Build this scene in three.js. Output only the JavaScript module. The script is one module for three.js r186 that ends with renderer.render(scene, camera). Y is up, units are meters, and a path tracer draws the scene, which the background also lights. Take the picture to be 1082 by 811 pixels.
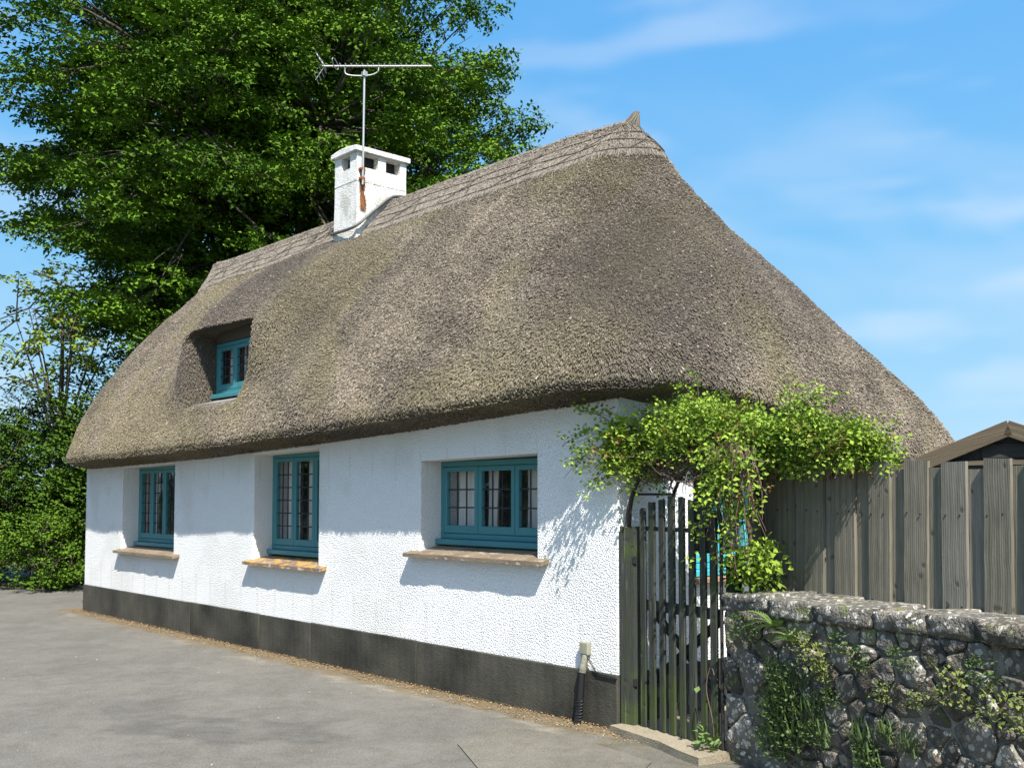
import * as THREE from 'three';
import { mergeGeometries, mergeVertices } from 'three/addons/utils/BufferGeometryUtils.js';
import { MeshSurfaceSampler } from 'three/addons/math/MeshSurfaceSampler.js';
import { Brush, Evaluator, SUBTRACTION } from 'three-bvh-csg';

// ---------------------------------------------------------------- camera, sky, sun, exposure
const scene = new THREE.Scene();
const camera = new THREE.PerspectiveCamera(2 * Math.atan(405.5 / 1100) * 180 / Math.PI, 1082 / 811, 0.1, 2000);
camera.position.set(5.02, 1.64, 5.53);
{
  const th = 42 * Math.PI / 180, p = 3 * Math.PI / 180;
  camera.lookAt(camera.position.clone().add(new THREE.Vector3(-Math.cos(th) * Math.cos(p), Math.sin(p), -Math.sin(th) * Math.cos(p))));
  camera.setViewOffset(1082, 811, 0, -(525 - 1100 * Math.tan(p) - 405.5), 1082, 811);
}
const EXPOSURE = 2.0;
const renderer = new THREE.WebGLRenderer({ antialias: true });
renderer.toneMapping = THREE.LinearToneMapping;
renderer.toneMappingExposure = EXPOSURE;
renderer.shadowMap.enabled = true;
const SUN = new THREE.Vector3(2.0, 3.0, 1.08).normalize();
const sun = new THREE.DirectionalLight(new THREE.Color(1, 0.955, 0.88), 4.8);
sun.position.copy(SUN).multiplyScalar(60).add(new THREE.Vector3(-6, 0, -2));
sun.target.position.set(-6, 0, -2);
Object.assign(sun.shadow.camera, { left: -28, right: 28, top: 28, bottom: -28, near: 1, far: 140 });
sun.shadow.mapSize.set(4096, 4096);
scene.add(sun, sun.target);

// ---------------------------------------------------------------- random numbers and noise
function rng(seed) { let a = seed >>> 0; return () => { a = (a + 0x6D2B79F5) | 0; let t = Math.imul(a ^ (a >>> 15), 1 | a); t = (t + Math.imul(t ^ (t >>> 7), 61 | t)) ^ t; return ((t ^ (t >>> 14)) >>> 0) / 4294967296; }; }
const R0 = rng(7);
const rnd = (a, b, r = R0) => a + (b - a) * r();
const clamp = (x, a = 0, b = 1) => Math.min(b, Math.max(a, x));
const sst = (a, b, x) => { const t = clamp((x - a) / (b - a)); return t * t * (3 - 2 * t); };
const lerp = (a, b, t) => a + (b - a) * t;
const HT = (() => { const r = rng(91), t = new Float32Array(65536); for (let i = 0; i < 65536; i++) t[i] = r(); return t; })();
const h2 = (x, y) => HT[((x * 73 + y * 179 * 37 + ((x * y) & 255) * 13) & 65535)];
function vn(x, y, per = 0) {               // value noise, tileable with period per
  let ix = Math.floor(x), iy = Math.floor(y); const fx = x - ix, fy = y - iy;
  let jx = ix + 1, jy = iy + 1;
  if (per) { ix = ((ix % per) + per) % per; jx = ((jx % per) + per) % per; iy = ((iy % per) + per) % per; jy = ((jy % per) + per) % per; }
  const sx = fx * fx * (3 - 2 * fx), sy = fy * fy * (3 - 2 * fy);
  const a = h2(ix, iy), b = h2(jx, iy), c = h2(ix, jy), d = h2(jx, jy);
  return a + (b - a) * sx + (c - a) * sy + (a - b - c + d) * sx * sy;
}
function fbm(x, y, oct = 4, per = 0) { let s = 0, a = 0.5, n = 0; for (let i = 0; i < oct; i++) { s += a * vn(x, y, per); n += a; a *= 0.5; x = x * 2 + (per ? 0 : 17.3); y = y * 2 + (per ? 0 : 5.1); per *= 2; } return s / n; }
const n3 = (x, y, z, f, o = 3) => (fbm(x * f + 11.7, y * f + z * f * 0.73 + 3.1, o) + fbm(z * f + 41.3, x * f * 0.61 + y * f + 9.7, o)) / 2;
function cell(x, y, per) {                 // distance to nearest feature point, and the id of it
  const ix = Math.floor(x), iy = Math.floor(y); let d1 = 9, d2 = 9, id = 0;
  for (let j = -1; j <= 1; j++) for (let i = -1; i <= 1; i++) {
    const cx = (((ix + i) % per) + per) % per, cy = (((iy + j) % per) + per) % per;
    const px = ix + i + h2(cx + 31, cy + 57), py = iy + j + h2(cx + 77, cy + 19), d = Math.hypot(px - x, py - y);
    if (d < d1) { d2 = d1; d1 = d; id = h2(cx + 5, cy + 101); } else if (d < d2) d2 = d;
  }
  return [d1, d2, id];
}

// ---------------------------------------------------------------- the sky
const toLin = (r, g, b) => [r, g, b].map((v) => { v /= 255; return v <= 0.04045 ? v / 12.92 : ((v + 0.055) / 1.055) ** 2.4; });
{
  const W = 1024, H = 512, data = new Float32Array(W * H * 4);
  const stops = [[0, toLin(192, 227, 250)], [5, toLin(163, 216, 249)], [13, toLin(118, 194, 246)], [24, toLin(82, 172, 240)], [40, toLin(60, 149, 228)], [90, toLin(44, 116, 204)]];
  for (let j = 0; j < H; j++) for (let i = 0; i < W; i++) {
    const el = ((j + 0.5) / H - 0.5) * Math.PI, az = ((i + 0.5) / W - 0.5) * 2 * Math.PI;
    const x = Math.cos(az) * Math.cos(el), y = Math.sin(el), z = Math.sin(az) * Math.cos(el), deg = Math.max(0, el * 180 / Math.PI);
    let k = 0; while (k < stops.length - 2 && deg > stops[k + 1][0]) k++;
    const t = clamp((deg - stops[k][0]) / (stops[k + 1][0] - stops[k][0])), c = stops[k][1].map((v, q) => lerp(v, stops[k + 1][1][q], t));
    const cosS = x * SUN.x + y * SUN.y + z * SUN.z, ang = Math.acos(clamp(cosS, -1, 1)) * 180 / Math.PI;
    const glow = 1.6 * Math.exp(-ang / 9) + 0.85 * Math.exp(-ang / 40);  // narrow sun halo, plus a wide one enlarged to add light on shaded walls
    const s = 1 / (Math.max(0, y) + 0.22), wx = x * s, wz = z * s;
    const warp = fbm(wx * 1.3 + 5, wz * 1.3 + 2, 3);
    const wisp = fbm(wx * 3.6 + wz * 2.0 + warp * 2.0 + 20, wz * 2.2 - wx * 1.2 + warp * 2.2 + 9, 5);
    const streak = fbm(az * 5.5 + deg * 0.05 + 7, deg * 0.7 - az * 2.4 + warp * 1.5, 5), patch = fbm(az * 2.1 + 3.7, deg * 0.06 + 1.3, 3), fib = fbm(az * 16 + deg * 0.3, deg * 1.3 - az * 4, 4);
    const veil = (sst(0.44, 0.78, wisp) * 0.16 + sst(0.46, 0.74, streak + (fib - 0.5) * 0.22) * sst(0.36, 0.6, patch) * 0.25) * sst(-0.02, 0.06, y) * sst(75, 45, deg);
    const o = (j * W + i) * 4, cl = [0.86, 0.92, 1.0];
    for (let q = 0; q < 3; q++) data[o + q] = (lerp(c[q], cl[q], veil) + glow * [1, 0.97, 0.92][q]) / EXPOSURE * (el < 0 ? 0.6 : 1);
    data[o + 3] = 1;
  }
  const t = new THREE.DataTexture(data, W, H, THREE.RGBAFormat, THREE.FloatType);
  t.mapping = THREE.EquirectangularReflectionMapping; t.magFilter = t.minFilter = THREE.LinearFilter; t.wrapS = THREE.RepeatWrapping; t.needsUpdate = true;
  scene.background = t; scene.environment = t;
}

// ---------------------------------------------------------------- textures
function tex(N, fn, { srgb = false, metres = 1, h = N } = {}) {   // fn(u, v, x, y) -> [r, g, b] or a number, 0..1
  const d = new Uint8Array(N * h * 4);
  for (let y = 0; y < h; y++) for (let x = 0; x < N; x++) {
    const c = fn(x / N, y / h), o = (y * N + x) * 4;
    if (typeof c === 'number') d[o] = d[o + 1] = d[o + 2] = clamp(c) * 255; else for (let q = 0; q < 3; q++) d[o + q] = clamp(c[q]) * 255;
    d[o + 3] = 255;
  }
  const t = new THREE.DataTexture(d, N, h, THREE.RGBAFormat); t.wrapS = t.wrapT = THREE.RepeatWrapping; t.magFilter = THREE.LinearFilter; t.minFilter = THREE.LinearMipmapLinearFilter; t.generateMipmaps = true;
  if (srgb) t.colorSpace = THREE.SRGBColorSpace;
  t.repeat.set(1 / metres, 1 / metres); t.needsUpdate = true; return t;
}
const enc = (v) => (v <= 0.0031308 ? v * 12.92 : 1.055 * v ** (1 / 2.4) - 0.055);
const mixc = (a, b, t) => [lerp(a[0], b[0], t), lerp(a[1], b[1], t), lerp(a[2], b[2], t)];
const E3 = (c) => c.map(enc);

// roughcast render: pebbly throw of mortar on an uneven wall, 3 m tile
const renderBump = tex(1536, (u, v) => {
  const [d1] = cell(u * 180, v * 180, 180), [e1, e2] = cell(u * 130 + 0.3, v * 130, 130);
  return 0.42 * sst(0.02, 0.42, d1) + 0.22 * Math.sqrt(clamp(e2 - e1)) + 0.22 * fbm(u * 7, v * 7, 3, 7) + 0.14 * vn(u * 330, v * 330, 330);
}, { metres: 3 });
const renderMap = tex(1024, (u, v) => {
  const a = fbm(u * 6, v * 6, 5, 6), s = fbm(u * 40, v * 5, 4, 5), g = vn(u * 400, v * 400, 400);
  let c = mixc([0.80, 0.80, 0.785], [0.70, 0.695, 0.66], sst(0.5, 0.75, a) * 0.7);
  c = mixc(c, [0.58, 0.55, 0.48], sst(0.66, 0.85, s) * 0.35);
  return E3(c.map((q) => q * (0.95 + 0.08 * g)));
}, { srgb: true, metres: 3 });
const chimneyMap = tex(768, (u, v) => {  // limewash flaking from grey render
  const a = fbm(u * 8, v * 8, 5, 8), [d1, , id] = cell(u * 90, v * 90, 90), s = fbm(u * 30, v * 6, 4, 6);
  let c = mixc([0.80, 0.79, 0.76], [0.62, 0.60, 0.54], sst(0.5, 0.8, s) * 0.6);
  if (id > 0.6 && d1 < 0.3) c = mixc(c, [0.30, 0.28, 0.24], sst(0.48, 0.62, a));
  return E3(mixc(c, [0.46, 0.43, 0.37], sst(0.64, 0.75, a) * 0.6));
}, { srgb: true, metres: 1.6 });
// asphalt
const roadMap = tex(1024, (u, v) => {
  const [d1, , id] = cell(u * 190, v * 190, 190), g = fbm(u * 5, v * 5, 5, 5), f = vn(u * 512, v * 512, 512), m = fbm(u * 22, v * 22, 3, 22);
  let c = mixc([0.102, 0.095, 0.080], [0.146, 0.135, 0.112], g);
  const chip = d1 < 0.36 ? (id - 0.45) * 0.09 : -0.006;
  c = c.map((q) => q * (0.9 + 0.2 * f) + chip + (m - 0.5) * 0.04);
  return E3(c.map((q) => clamp(q, 0.02, 0.9)));
}, { srgb: true, metres: 2.2 });
const roadBump = tex(1024, (u, v) => { const [d1] = cell(u * 190, v * 190, 190); return 0.6 * (1 - clamp(d1 * 1.2)) + 0.25 * fbm(u * 12, v * 12, 4, 12) + 0.15 * vn(u * 500, v * 500, 500); }, { metres: 2.2 });
// thatch: short strokes running down the slope
const strokes = (u, v) => 0.5 * fbm(u * 130, v * 26, 2, 26) + 0.5 * vn(u * 240, v * 60, 60);
const thatchMap = tex(1024, (u, v) => {
  const s = vn(u * 256, v * 48, 16) * 0.5 + vn(u * 512, v * 100, 4) * 0.5, g = fbm(u * 8, v * 8, 4, 8);
  return E3(mixc([0.05, 0.042, 0.031], [0.19, 0.158, 0.115], clamp(s * 0.9 + (g - 0.5) * 0.5)));
}, { srgb: true, metres: 1.6 });
const thatchBump = tex(1024, (u, v) => vn(u * 256, v * 48, 16) * 0.6 + vn(u * 512, v * 100, 4) * 0.4, { metres: 1.6 });
// weathered timber, grain along v, 1.2 m tile
const woodGrain = (u, v) => { const w = fbm(u * 6, v * 3, 3, 3) * 1.2; return 0.25 * vn((u + w * 0.03) * 110, v * 5, 5) + 0.4 * vn((u + w * 0.03) * 340, v * 12, 4) + 0.35 * fbm(u * 60, v * 20, 3, 20); };
const knot = (u, v) => { const [d1, , id] = cell(u * 8 + 0.2 * vn(u * 30, v * 30, 30), v * 8, 8); return id > 0.7 ? clamp(1 - d1 * 6.5) : 0; };
const woodMap = tex(1024, (u, v) => {
  const g = woodGrain(u, v), b = fbm(u * 7, v * 3, 4, 1), st = fbm(u * 50, v * 2, 3, 2), k = knot(u, v);
  let c = mixc([0.074, 0.067, 0.054], [0.235, 0.215, 0.176], clamp(g * 0.9 + (b - 0.42) * 1.1));
  c = mixc(c, [0.10, 0.10, 0.06], sst(0.55, 0.8, st) * 0.5);
  c = mixc(c, [0.06, 0.048, 0.034], sst(0.05, 0.8, k) * 0.8);
  return E3(c);
}, { srgb: true, metres: 1.2 });
const woodBump = tex(1024, (u, v) => clamp(woodGrain(u, v) - 0.6 * knot(u, v)), { metres: 1.2 });
const gateMap = tex(1024, (u, v) => {
  const g = woodGrain(u, v), b = fbm(u * 9, v * 4, 4, 1), al = fbm(u * 14 + 3, v * 5, 4, 1), pale = fbm(u * 60, v * 5, 3, 5);
  let c = mixc([0.020, 0.022, 0.020], [0.072, 0.076, 0.066], clamp(g * 0.9 + (b - 0.5) * 0.8));
  c = mixc(c, [0.055, 0.075, 0.022], sst(0.58, 0.75, al) * 0.6);
  c = mixc(c, [0.17, 0.18, 0.165], sst(0.7, 0.85, pale) * 0.6);
  return E3(c);
}, { srgb: true, metres: 1.2 });
// rubble stone with lichen
const stoneMap = tex(1024, (u, v) => {
  const a = fbm(u * 7, v * 7, 5, 7), b = fbm(u * 26, v * 26, 4, 26), g = vn(u * 256, v * 256, 256), w = fbm(u * 20, v * 20, 3, 20) * 0.5;
  let c = mixc([0.045, 0.041, 0.034], [0.19, 0.172, 0.145], clamp(a * 1.3 - 0.2 + (b - 0.5) * 0.8));
  const [d1, , id] = cell(u * 19 + w, v * 19 + w, 19), [e1, , ie] = cell(u * 34 + w, v * 34 + w, 34);
  if (id > 0.66) c = mixc(c, [0.36, 0.345, 0.30], sst(0.40, 0.30, d1 + (b - 0.5) * 0.5) * 0.85);
  if (ie > 0.8) c = mixc(c, [0.48, 0.46, 0.41], sst(0.38, 0.25, e1 + (g - 0.5) * 0.3) * 0.8);
  c = mixc(c, [0.10, 0.115, 0.03], sst(0.62, 0.75, fbm(u * 11 + 7, v * 11, 4, 11)) * 0.7);
  return E3(c.map((q) => q * (0.75 + 0.5 * g)));
}, { srgb: true, metres: 0.9 });
const stoneBump = tex(1024, (u, v) => 0.5 * fbm(u * 14, v * 14, 5, 14) + 0.3 * vn(u * 90, v * 90, 90) + 0.2 * vn(u * 220, v * 220, 220), { metres: 0.9 });
const blotch = tex(1024, (u, v) => {       // neutral mottling for stained masonry and slabs
  const a = fbm(u * 5, v * 5, 5, 5), s = fbm(u * 34, v * 4, 4, 2), g = vn(u * 300, v * 300, 300);
  return E3([1, 1, 1].map((q, i) => clamp(0.42 + (a - 0.5) * 1.1 + (s - 0.5) * 0.5 + (g - 0.5) * 0.16 + (i === 2 ? -0.03 : 0.0), 0.12, 1)));
}, { srgb: true, metres: 1.5 });
const slateMap = tex(512, (u, v) => {
  const a = fbm(u * 6, v * 6, 5, 6), px = u * 2, py = v * 2, l = 0.6 * fbm(px * 7.3 + py * 4.9 + 3, py * 7.1 - px * 5.3 + 8, 5) + 0.4 * fbm(px * 17 - py * 12, py * 19 + px * 9, 3), w = fbm(u * 30, v * 30, 3, 30), g = vn(u * 256, v * 256, 256);
  let c = mixc([0.11, 0.075, 0.055], [0.25, 0.18, 0.13], a);
  c = mixc(c, [0.46, 0.26, 0.045], sst(0.46, 0.58, l) * 0.8);
  c = mixc(c, [0.62, 0.58, 0.52], sst(0.72, 0.82, w) * 0.7);
  return E3(c.map((q) => q * (0.8 + 0.4 * g)));
}, { srgb: true, metres: 2.0 });
const slateBrown = tex(512, (u, v) => {
  const a = fbm(u * 6, v * 6, 5, 6), w = fbm(u * 24, v * 24, 4, 24), g = vn(u * 256, v * 256, 256);
  let c = mixc([0.12, 0.088, 0.056], [0.25, 0.19, 0.125], a);
  c = mixc(c, [0.55, 0.5, 0.44], sst(0.66, 0.8, w) * 0.6);
  return E3(c.map((q) => q * (0.8 + 0.4 * g)));
}, { srgb: true, metres: 0.9 });

// ---------------------------------------------------------------- materials
const std = (o) => new THREE.MeshStandardMaterial({ roughness: 0.9, ...o });
const rgb = (r, g, b) => new THREE.Color().setRGB(r, g, b);
const M = {
  render: std({ map: renderMap, bumpMap: renderBump, bumpScale: 0.014, roughness: 0.95 }),
  plinth: std({ map: blotch, color: rgb(0.075, 0.070, 0.054), bumpMap: stoneBump, bumpScale: 0.006, roughness: 0.92 }),
  thatch: std({ map: thatchMap, bumpMap: thatchBump, bumpScale: 0.02, roughness: 1 }),
  straw: std({ color: 0xffffff, roughness: 0.95 }),
  ridge: std({ map: thatchMap, bumpMap: thatchBump, bumpScale: 0.012, color: rgb(0.9, 0.87, 0.84), roughness: 1 }),
  hazel: std({ color: rgb(0.085, 0.068, 0.05), roughness: 0.9 }),
  teal: std({ color: rgb(0.05, 0.21, 0.235), roughness: 0.42 }),
  cyan: std({ color: rgb(0.05, 0.38, 0.43), roughness: 0.45 }),
  lead: std({ color: rgb(0.03, 0.033, 0.04), roughness: 0.55, metalness: 0.3 }),
  glass: new THREE.MeshPhysicalMaterial({ color: 0xffffff, transmission: 1, thickness: 0, roughness: 0.015, ior: 1.5, side: THREE.DoubleSide }),
  curtain: std({ color: rgb(0.72, 0.70, 0.66), roughness: 0.95, side: THREE.DoubleSide }),
  room: std({ color: rgb(0.20, 0.18, 0.15) }),
  sill: std({ map: slateBrown, bumpMap: stoneBump, bumpScale: 0.006, roughness: 0.88 }),
  sillOrange: std({ map: slateMap, bumpMap: stoneBump, bumpScale: 0.006, roughness: 0.88 }),
  leadSheet: std({ map: blotch, color: rgb(0.30, 0.29, 0.28), roughness: 0.8 }),
  chimney: std({ map: chimneyMap, bumpMap: renderBump, bumpScale: 0.018, roughness: 0.95, color: rgb(0.97, 0.965, 0.95) }),
  wood: std({ map: woodMap, bumpMap: woodBump, bumpScale: 0.0025, roughness: 0.95 }),
  woodB: std({ map: woodMap, bumpMap: woodBump, bumpScale: 0.0025, roughness: 0.95, color: rgb(0.84, 0.85, 0.80) }),
  woodC: std({ map: woodMap, bumpMap: woodBump, bumpScale: 0.0025, roughness: 0.95, color: rgb(0.88, 0.86, 0.80) }),
  gate: std({ color: rgb(0.6, 0.61, 0.6), map: gateMap, bumpMap: woodBump, bumpScale: 0.005, roughness: 0.95 }),
  shedWall: std({ map: woodMap, bumpMap: woodBump, bumpScale: 0.003, color: rgb(0.16, 0.165, 0.185), roughness: 0.8 }),
  shedBarge: std({ map: woodMap, bumpMap: woodBump, bumpScale: 0.003, color: rgb(0.60, 0.50, 0.40), roughness: 0.9 }),
  felt: std({ color: rgb(0.06, 0.058, 0.055), roughness: 0.98, bumpMap: stoneBump, bumpScale: 0.003 }),
  mortar: std({ map: blotch, color: rgb(0.27, 0.245, 0.20), bumpMap: stoneBump, bumpScale: 0.02, roughness: 1 }),
  stones: [[1, 1, 1], [0.8, 0.76, 0.70], [1.4, 1.39, 1.36], [0.62, 0.6, 0.58], [1.1, 1.02, 0.90]].map((c) => std({ map: stoneMap, bumpMap: stoneBump, bumpScale: 0.022, roughness: 0.97, color: rgb(...c) })),
  concrete: std({ map: roadMap, bumpMap: roadBump, bumpScale: 0.004, color: rgb(1.9, 1.75, 1.45), roughness: 0.95 }),
  bark: std({ map: stoneMap, bumpMap: stoneBump, bumpScale: 0.03, color: rgb(0.75, 0.68, 0.58), roughness: 1 }),
  twig: std({ color: rgb(0.13, 0.085, 0.06), roughness: 0.95 }),
  vineBark: std({ color: rgb(0.10, 0.07, 0.05), roughness: 0.95 }),
  iron: std({ color: rgb(0.03, 0.028, 0.026), roughness: 0.7, metalness: 0.4 }),
  alu: std({ color: rgb(0.42, 0.42, 0.40), roughness: 0.5, metalness: 0.7 }),
  rust: std({ color: rgb(0.22, 0.075, 0.028), roughness: 0.95, bumpMap: stoneBump, bumpScale: 0.004 }),
  boxGrey: std({ map: blotch, color: rgb(0.36, 0.355, 0.28), roughness: 0.7 }),
  tape: std({ color: rgb(0.012, 0.012, 0.014), roughness: 0.4 }),
  leaf: new THREE.MeshPhysicalMaterial({ color: 0xffffff, roughness: 0.8, specularIntensity: 0.18, transmission: 0.10, thickness: 0, side: THREE.DoubleSide }),
  vineLeaf: new THREE.MeshPhysicalMaterial({ color: 0xffffff, roughness: 0.75, specularIntensity: 0.4, transmission: 0.30, thickness: 0, side: THREE.DoubleSide }),
  litter: std({ color: 0xffffff, roughness: 1, side: THREE.DoubleSide }),
};

// ---------------------------------------------------------------- helpers
const taken = {};
const numbered = (n) => { const k = taken[n] = (taken[n] ?? -1) + 1; return k ? `${n}_${String(k).padStart(3, '0')}` : n; };
function tag(o, label, category, group, kind) { if (label) o.userData.label = label; if (category) o.userData.category = category; if (group) o.userData.group = group; if (kind) o.userData.kind = kind; return o; }
function thing(name, label, category, pos = [0, 0, 0], turn = 0, group) { const o = new THREE.Group(); o.name = numbered(name); o.position.set(...pos); o.rotation.y = turn; scene.add(o); return tag(o, label, category, group); }
function part(name, geo, mat, parent, pos, turn) { const m = new THREE.Mesh(geo, mat); m.name = name; if (pos) m.position.set(...pos); if (turn) m.rotation.set(...turn); parent.add(m); return m; }
function grp(name, parent) { const g = new THREE.Group(); g.name = name; parent.add(g); return g; }
function metreUV(g, ou = 0, ov = 0, swap = false) {      // uv in metres by the way each face points (non-indexed result)
  if (g.index) g = g.toNonIndexed();
  const p = g.attributes.position, uv = new Float32Array(p.count * 2), a = new THREE.Vector3(), b = new THREE.Vector3(), c = new THREE.Vector3();
  for (let i = 0; i < p.count; i += 3) {
    a.fromBufferAttribute(p, i); b.fromBufferAttribute(p, i + 1).sub(a); c.fromBufferAttribute(p, i + 2).sub(a); b.cross(c);
    const x = Math.abs(b.x), y = Math.abs(b.y), z = Math.abs(b.z);
    for (let k = 0; k < 3; k++) {
      a.fromBufferAttribute(p, i + k);
      let s, t; if (x > y && x > z) { s = a.z; t = a.y; } else if (y > z) { s = a.x; t = a.z; } else { s = a.x; t = a.y; }
      if (swap) [s, t] = [t, s];
      uv[(i + k) * 2] = s + ou; uv[(i + k) * 2 + 1] = t + ov;
    }
  }
  g.setAttribute('uv', new THREE.BufferAttribute(uv, 2)); return g;
}
function box(w, h, d, x = 0, y = 0, z = 0, bev = 0, swap = false, seed = 0) {     // box, chamfered when bev > 0, uv in metres
  let g;
  if (bev > 0) {
    const s = new THREE.Shape(), a = w / 2 - bev, b = h / 2 - bev;
    s.moveTo(-a, -b); s.lineTo(a, -b); s.lineTo(a, b); s.lineTo(-a, b); s.closePath();
    g = new THREE.ExtrudeGeometry(s, { depth: d - 2 * bev, bevelEnabled: true, bevelSize: bev, bevelThickness: bev, bevelSegments: 1, steps: 1 }); g.translate(0, 0, -(d - 2 * bev) / 2);
  } else g = new THREE.BoxGeometry(w, h, d);
  g = metreUV(g, seed * 0.37, seed * 0.71, swap); g.translate(x, y, z); return g;
}
const strip = (g) => { const o = g.index ? g.toNonIndexed() : g; for (const k of Object.keys(o.attributes)) if (!['position', 'normal', 'uv'].includes(k)) o.deleteAttribute(k); o.morphAttributes = {}; return o; };
const merge = (list) => { const m = mergeGeometries(list.map(strip), false); m.clearGroups(); return m; };
function tube(pts, r0, r1 = r0, seg = 8, rad = 6) {     // tapered tube along a smooth curve
  const curve = new THREE.CatmullRomCurve3(pts.map((p) => (p.isVector3 ? p : new THREE.Vector3(...p)))), g = new THREE.TubeGeometry(curve, seg, 1, rad, false), p = g.attributes.position, c = new THREE.Vector3(), v = new THREE.Vector3();
  for (let i = 0; i <= seg; i++) {
    curve.getPointAt(i / seg, c); const r = lerp(r0, r1, i / seg);
    for (let j = 0; j <= rad; j++) { const k = i * (rad + 1) + j; v.fromBufferAttribute(p, k).sub(c).multiplyScalar(r).add(c); p.setXYZ(k, v.x, v.y, v.z); }
  }
  return g;
}
const rod = (a, b, r, rad = 6) => tube([a, a.map((q, i) => (q + b[i]) / 2), b], r, r, 1, rad);
const V = (x, y, z) => new THREE.Vector3(x, y, z);

// ---------------------------------------------------------------- ground and road
{
  const g = new THREE.PlaneGeometry(900, 900); g.rotateX(-Math.PI / 2);
  const t = blotch.clone(); t.repeat.set(300, 300); t.needsUpdate = true;
  const m = part('ground', g, std({ map: t, color: rgb(0.09, 0.12, 0.045), roughness: 1 }), scene, [0, -0.03, 0]); tag(m, 'grassy ground spreading out around the lane and cottage', 'ground', null, 'structure');
}
{
  const x0 = -26, x1 = 9, z0 = -3.5, z1 = 9, nx = 420, nz = 190, g = new THREE.PlaneGeometry(x1 - x0, z1 - z0, nx, nz); g.rotateX(-Math.PI / 2); g.translate((x0 + x1) / 2, 0, (z0 + z1) / 2);
  const p = g.attributes.position, uv = g.attributes.uv, col = new Float32Array(p.count * 3);
  for (let i = 0; i < p.count; i++) {
    const x = p.getX(i), z = p.getZ(i); uv.setXY(i, x, z);
    let c = [1, 1, 1]; const n = fbm(x * 1.3 + 3, z * 1.3 + 8, 4), n2 = fbm(x * 5 + 30, z * 5, 3), lane = fbm(x * 0.35 + 2, z * 1.1 + 4, 3);
    c = c.map((q) => q * (0.93 + 0.14 * lane + 0.08 * (n - 0.5)));
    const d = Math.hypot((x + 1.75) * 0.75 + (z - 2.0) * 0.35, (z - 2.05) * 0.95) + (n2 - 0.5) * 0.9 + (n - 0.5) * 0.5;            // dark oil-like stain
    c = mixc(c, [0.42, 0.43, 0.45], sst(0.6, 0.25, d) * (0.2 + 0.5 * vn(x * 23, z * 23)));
    const e = Math.hypot((x + 2.6) * 0.5, (z - 2.2) * 1.4) + (n2 - 0.5) * 1.2; c = mixc(c, [0.62, 0.62, 0.63], sst(0.6, 0.25, e) * 0.4);
    if (x < 0.2 && x > -10.8) {                                           // dirt and moss along the foot of the wall
      const k = z - 0.22 - (n2 - 0.5) * 0.34; c = mixc(c, [1.12, 0.88, 0.52], sst(0.16, -0.06, k) * 0.85);
      c = mixc(c, [1.9, 1.8, 1.6], sst(0.09, 0.0, Math.abs(k - 0.13)) * sst(0.46, 0.6, n) * 0.75);
    }
    if (z < 0.75) c = mixc(c, [0.78, 0.72, 0.42], sst(0.55, 0.66, fbm(x * 7 + 4, z * 7 + 60, 3)) * sst(0.75, 0.4, z) * sst(-1.4, -0.2, x) * 0.5);
    c = mixc(c, [0.62, 0.36, 0.30], sst(0.17, 0.09, Math.hypot((x - 0.25) * 0.9, (z - 0.5) * 1.3) + (n2 - 0.5) * 0.1) * 0.7);         // small reddish patch
    col.set(c, i * 3); p.setY(i, 0.012 * (fbm(x * 0.8, z * 0.8, 2) - 0.5));
  }
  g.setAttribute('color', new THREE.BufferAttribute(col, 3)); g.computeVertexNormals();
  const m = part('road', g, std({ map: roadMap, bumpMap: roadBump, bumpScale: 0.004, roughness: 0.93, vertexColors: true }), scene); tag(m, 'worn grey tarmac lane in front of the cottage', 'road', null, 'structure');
  // square-cut reinstatement patch
  const s = new THREE.Shape([[-0.62, 0.50], [0.02, 0.42], [0.75, 0.52], [1.1, 1.2], [0.3, 1.5], [-0.42, 1.12]].map(([a, b]) => new THREE.Vector2(a, -b)));
  let q = new THREE.ShapeGeometry(s); q.rotateX(-Math.PI / 2); q = metreUV(q, 0.3, 0.9);
  const mm = part('road_patch', q, std({ map: roadMap, bumpMap: roadBump, bumpScale: 0.006, color: rgb(1.06, 1.04, 0.98), roughness: 0.95 }), scene, [0, 0.011, 0]); tag(mm, 'paler tarmac repair patch in the lane by the gate', 'road patch', null, 'structure');
}

// ---------------------------------------------------------------- the cottage
const cottage = thing('cottage', 'whitewashed thatched cottage with teal windows and a white chimney', 'cottage');
const L = 10.37, D = 4.1;
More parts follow.
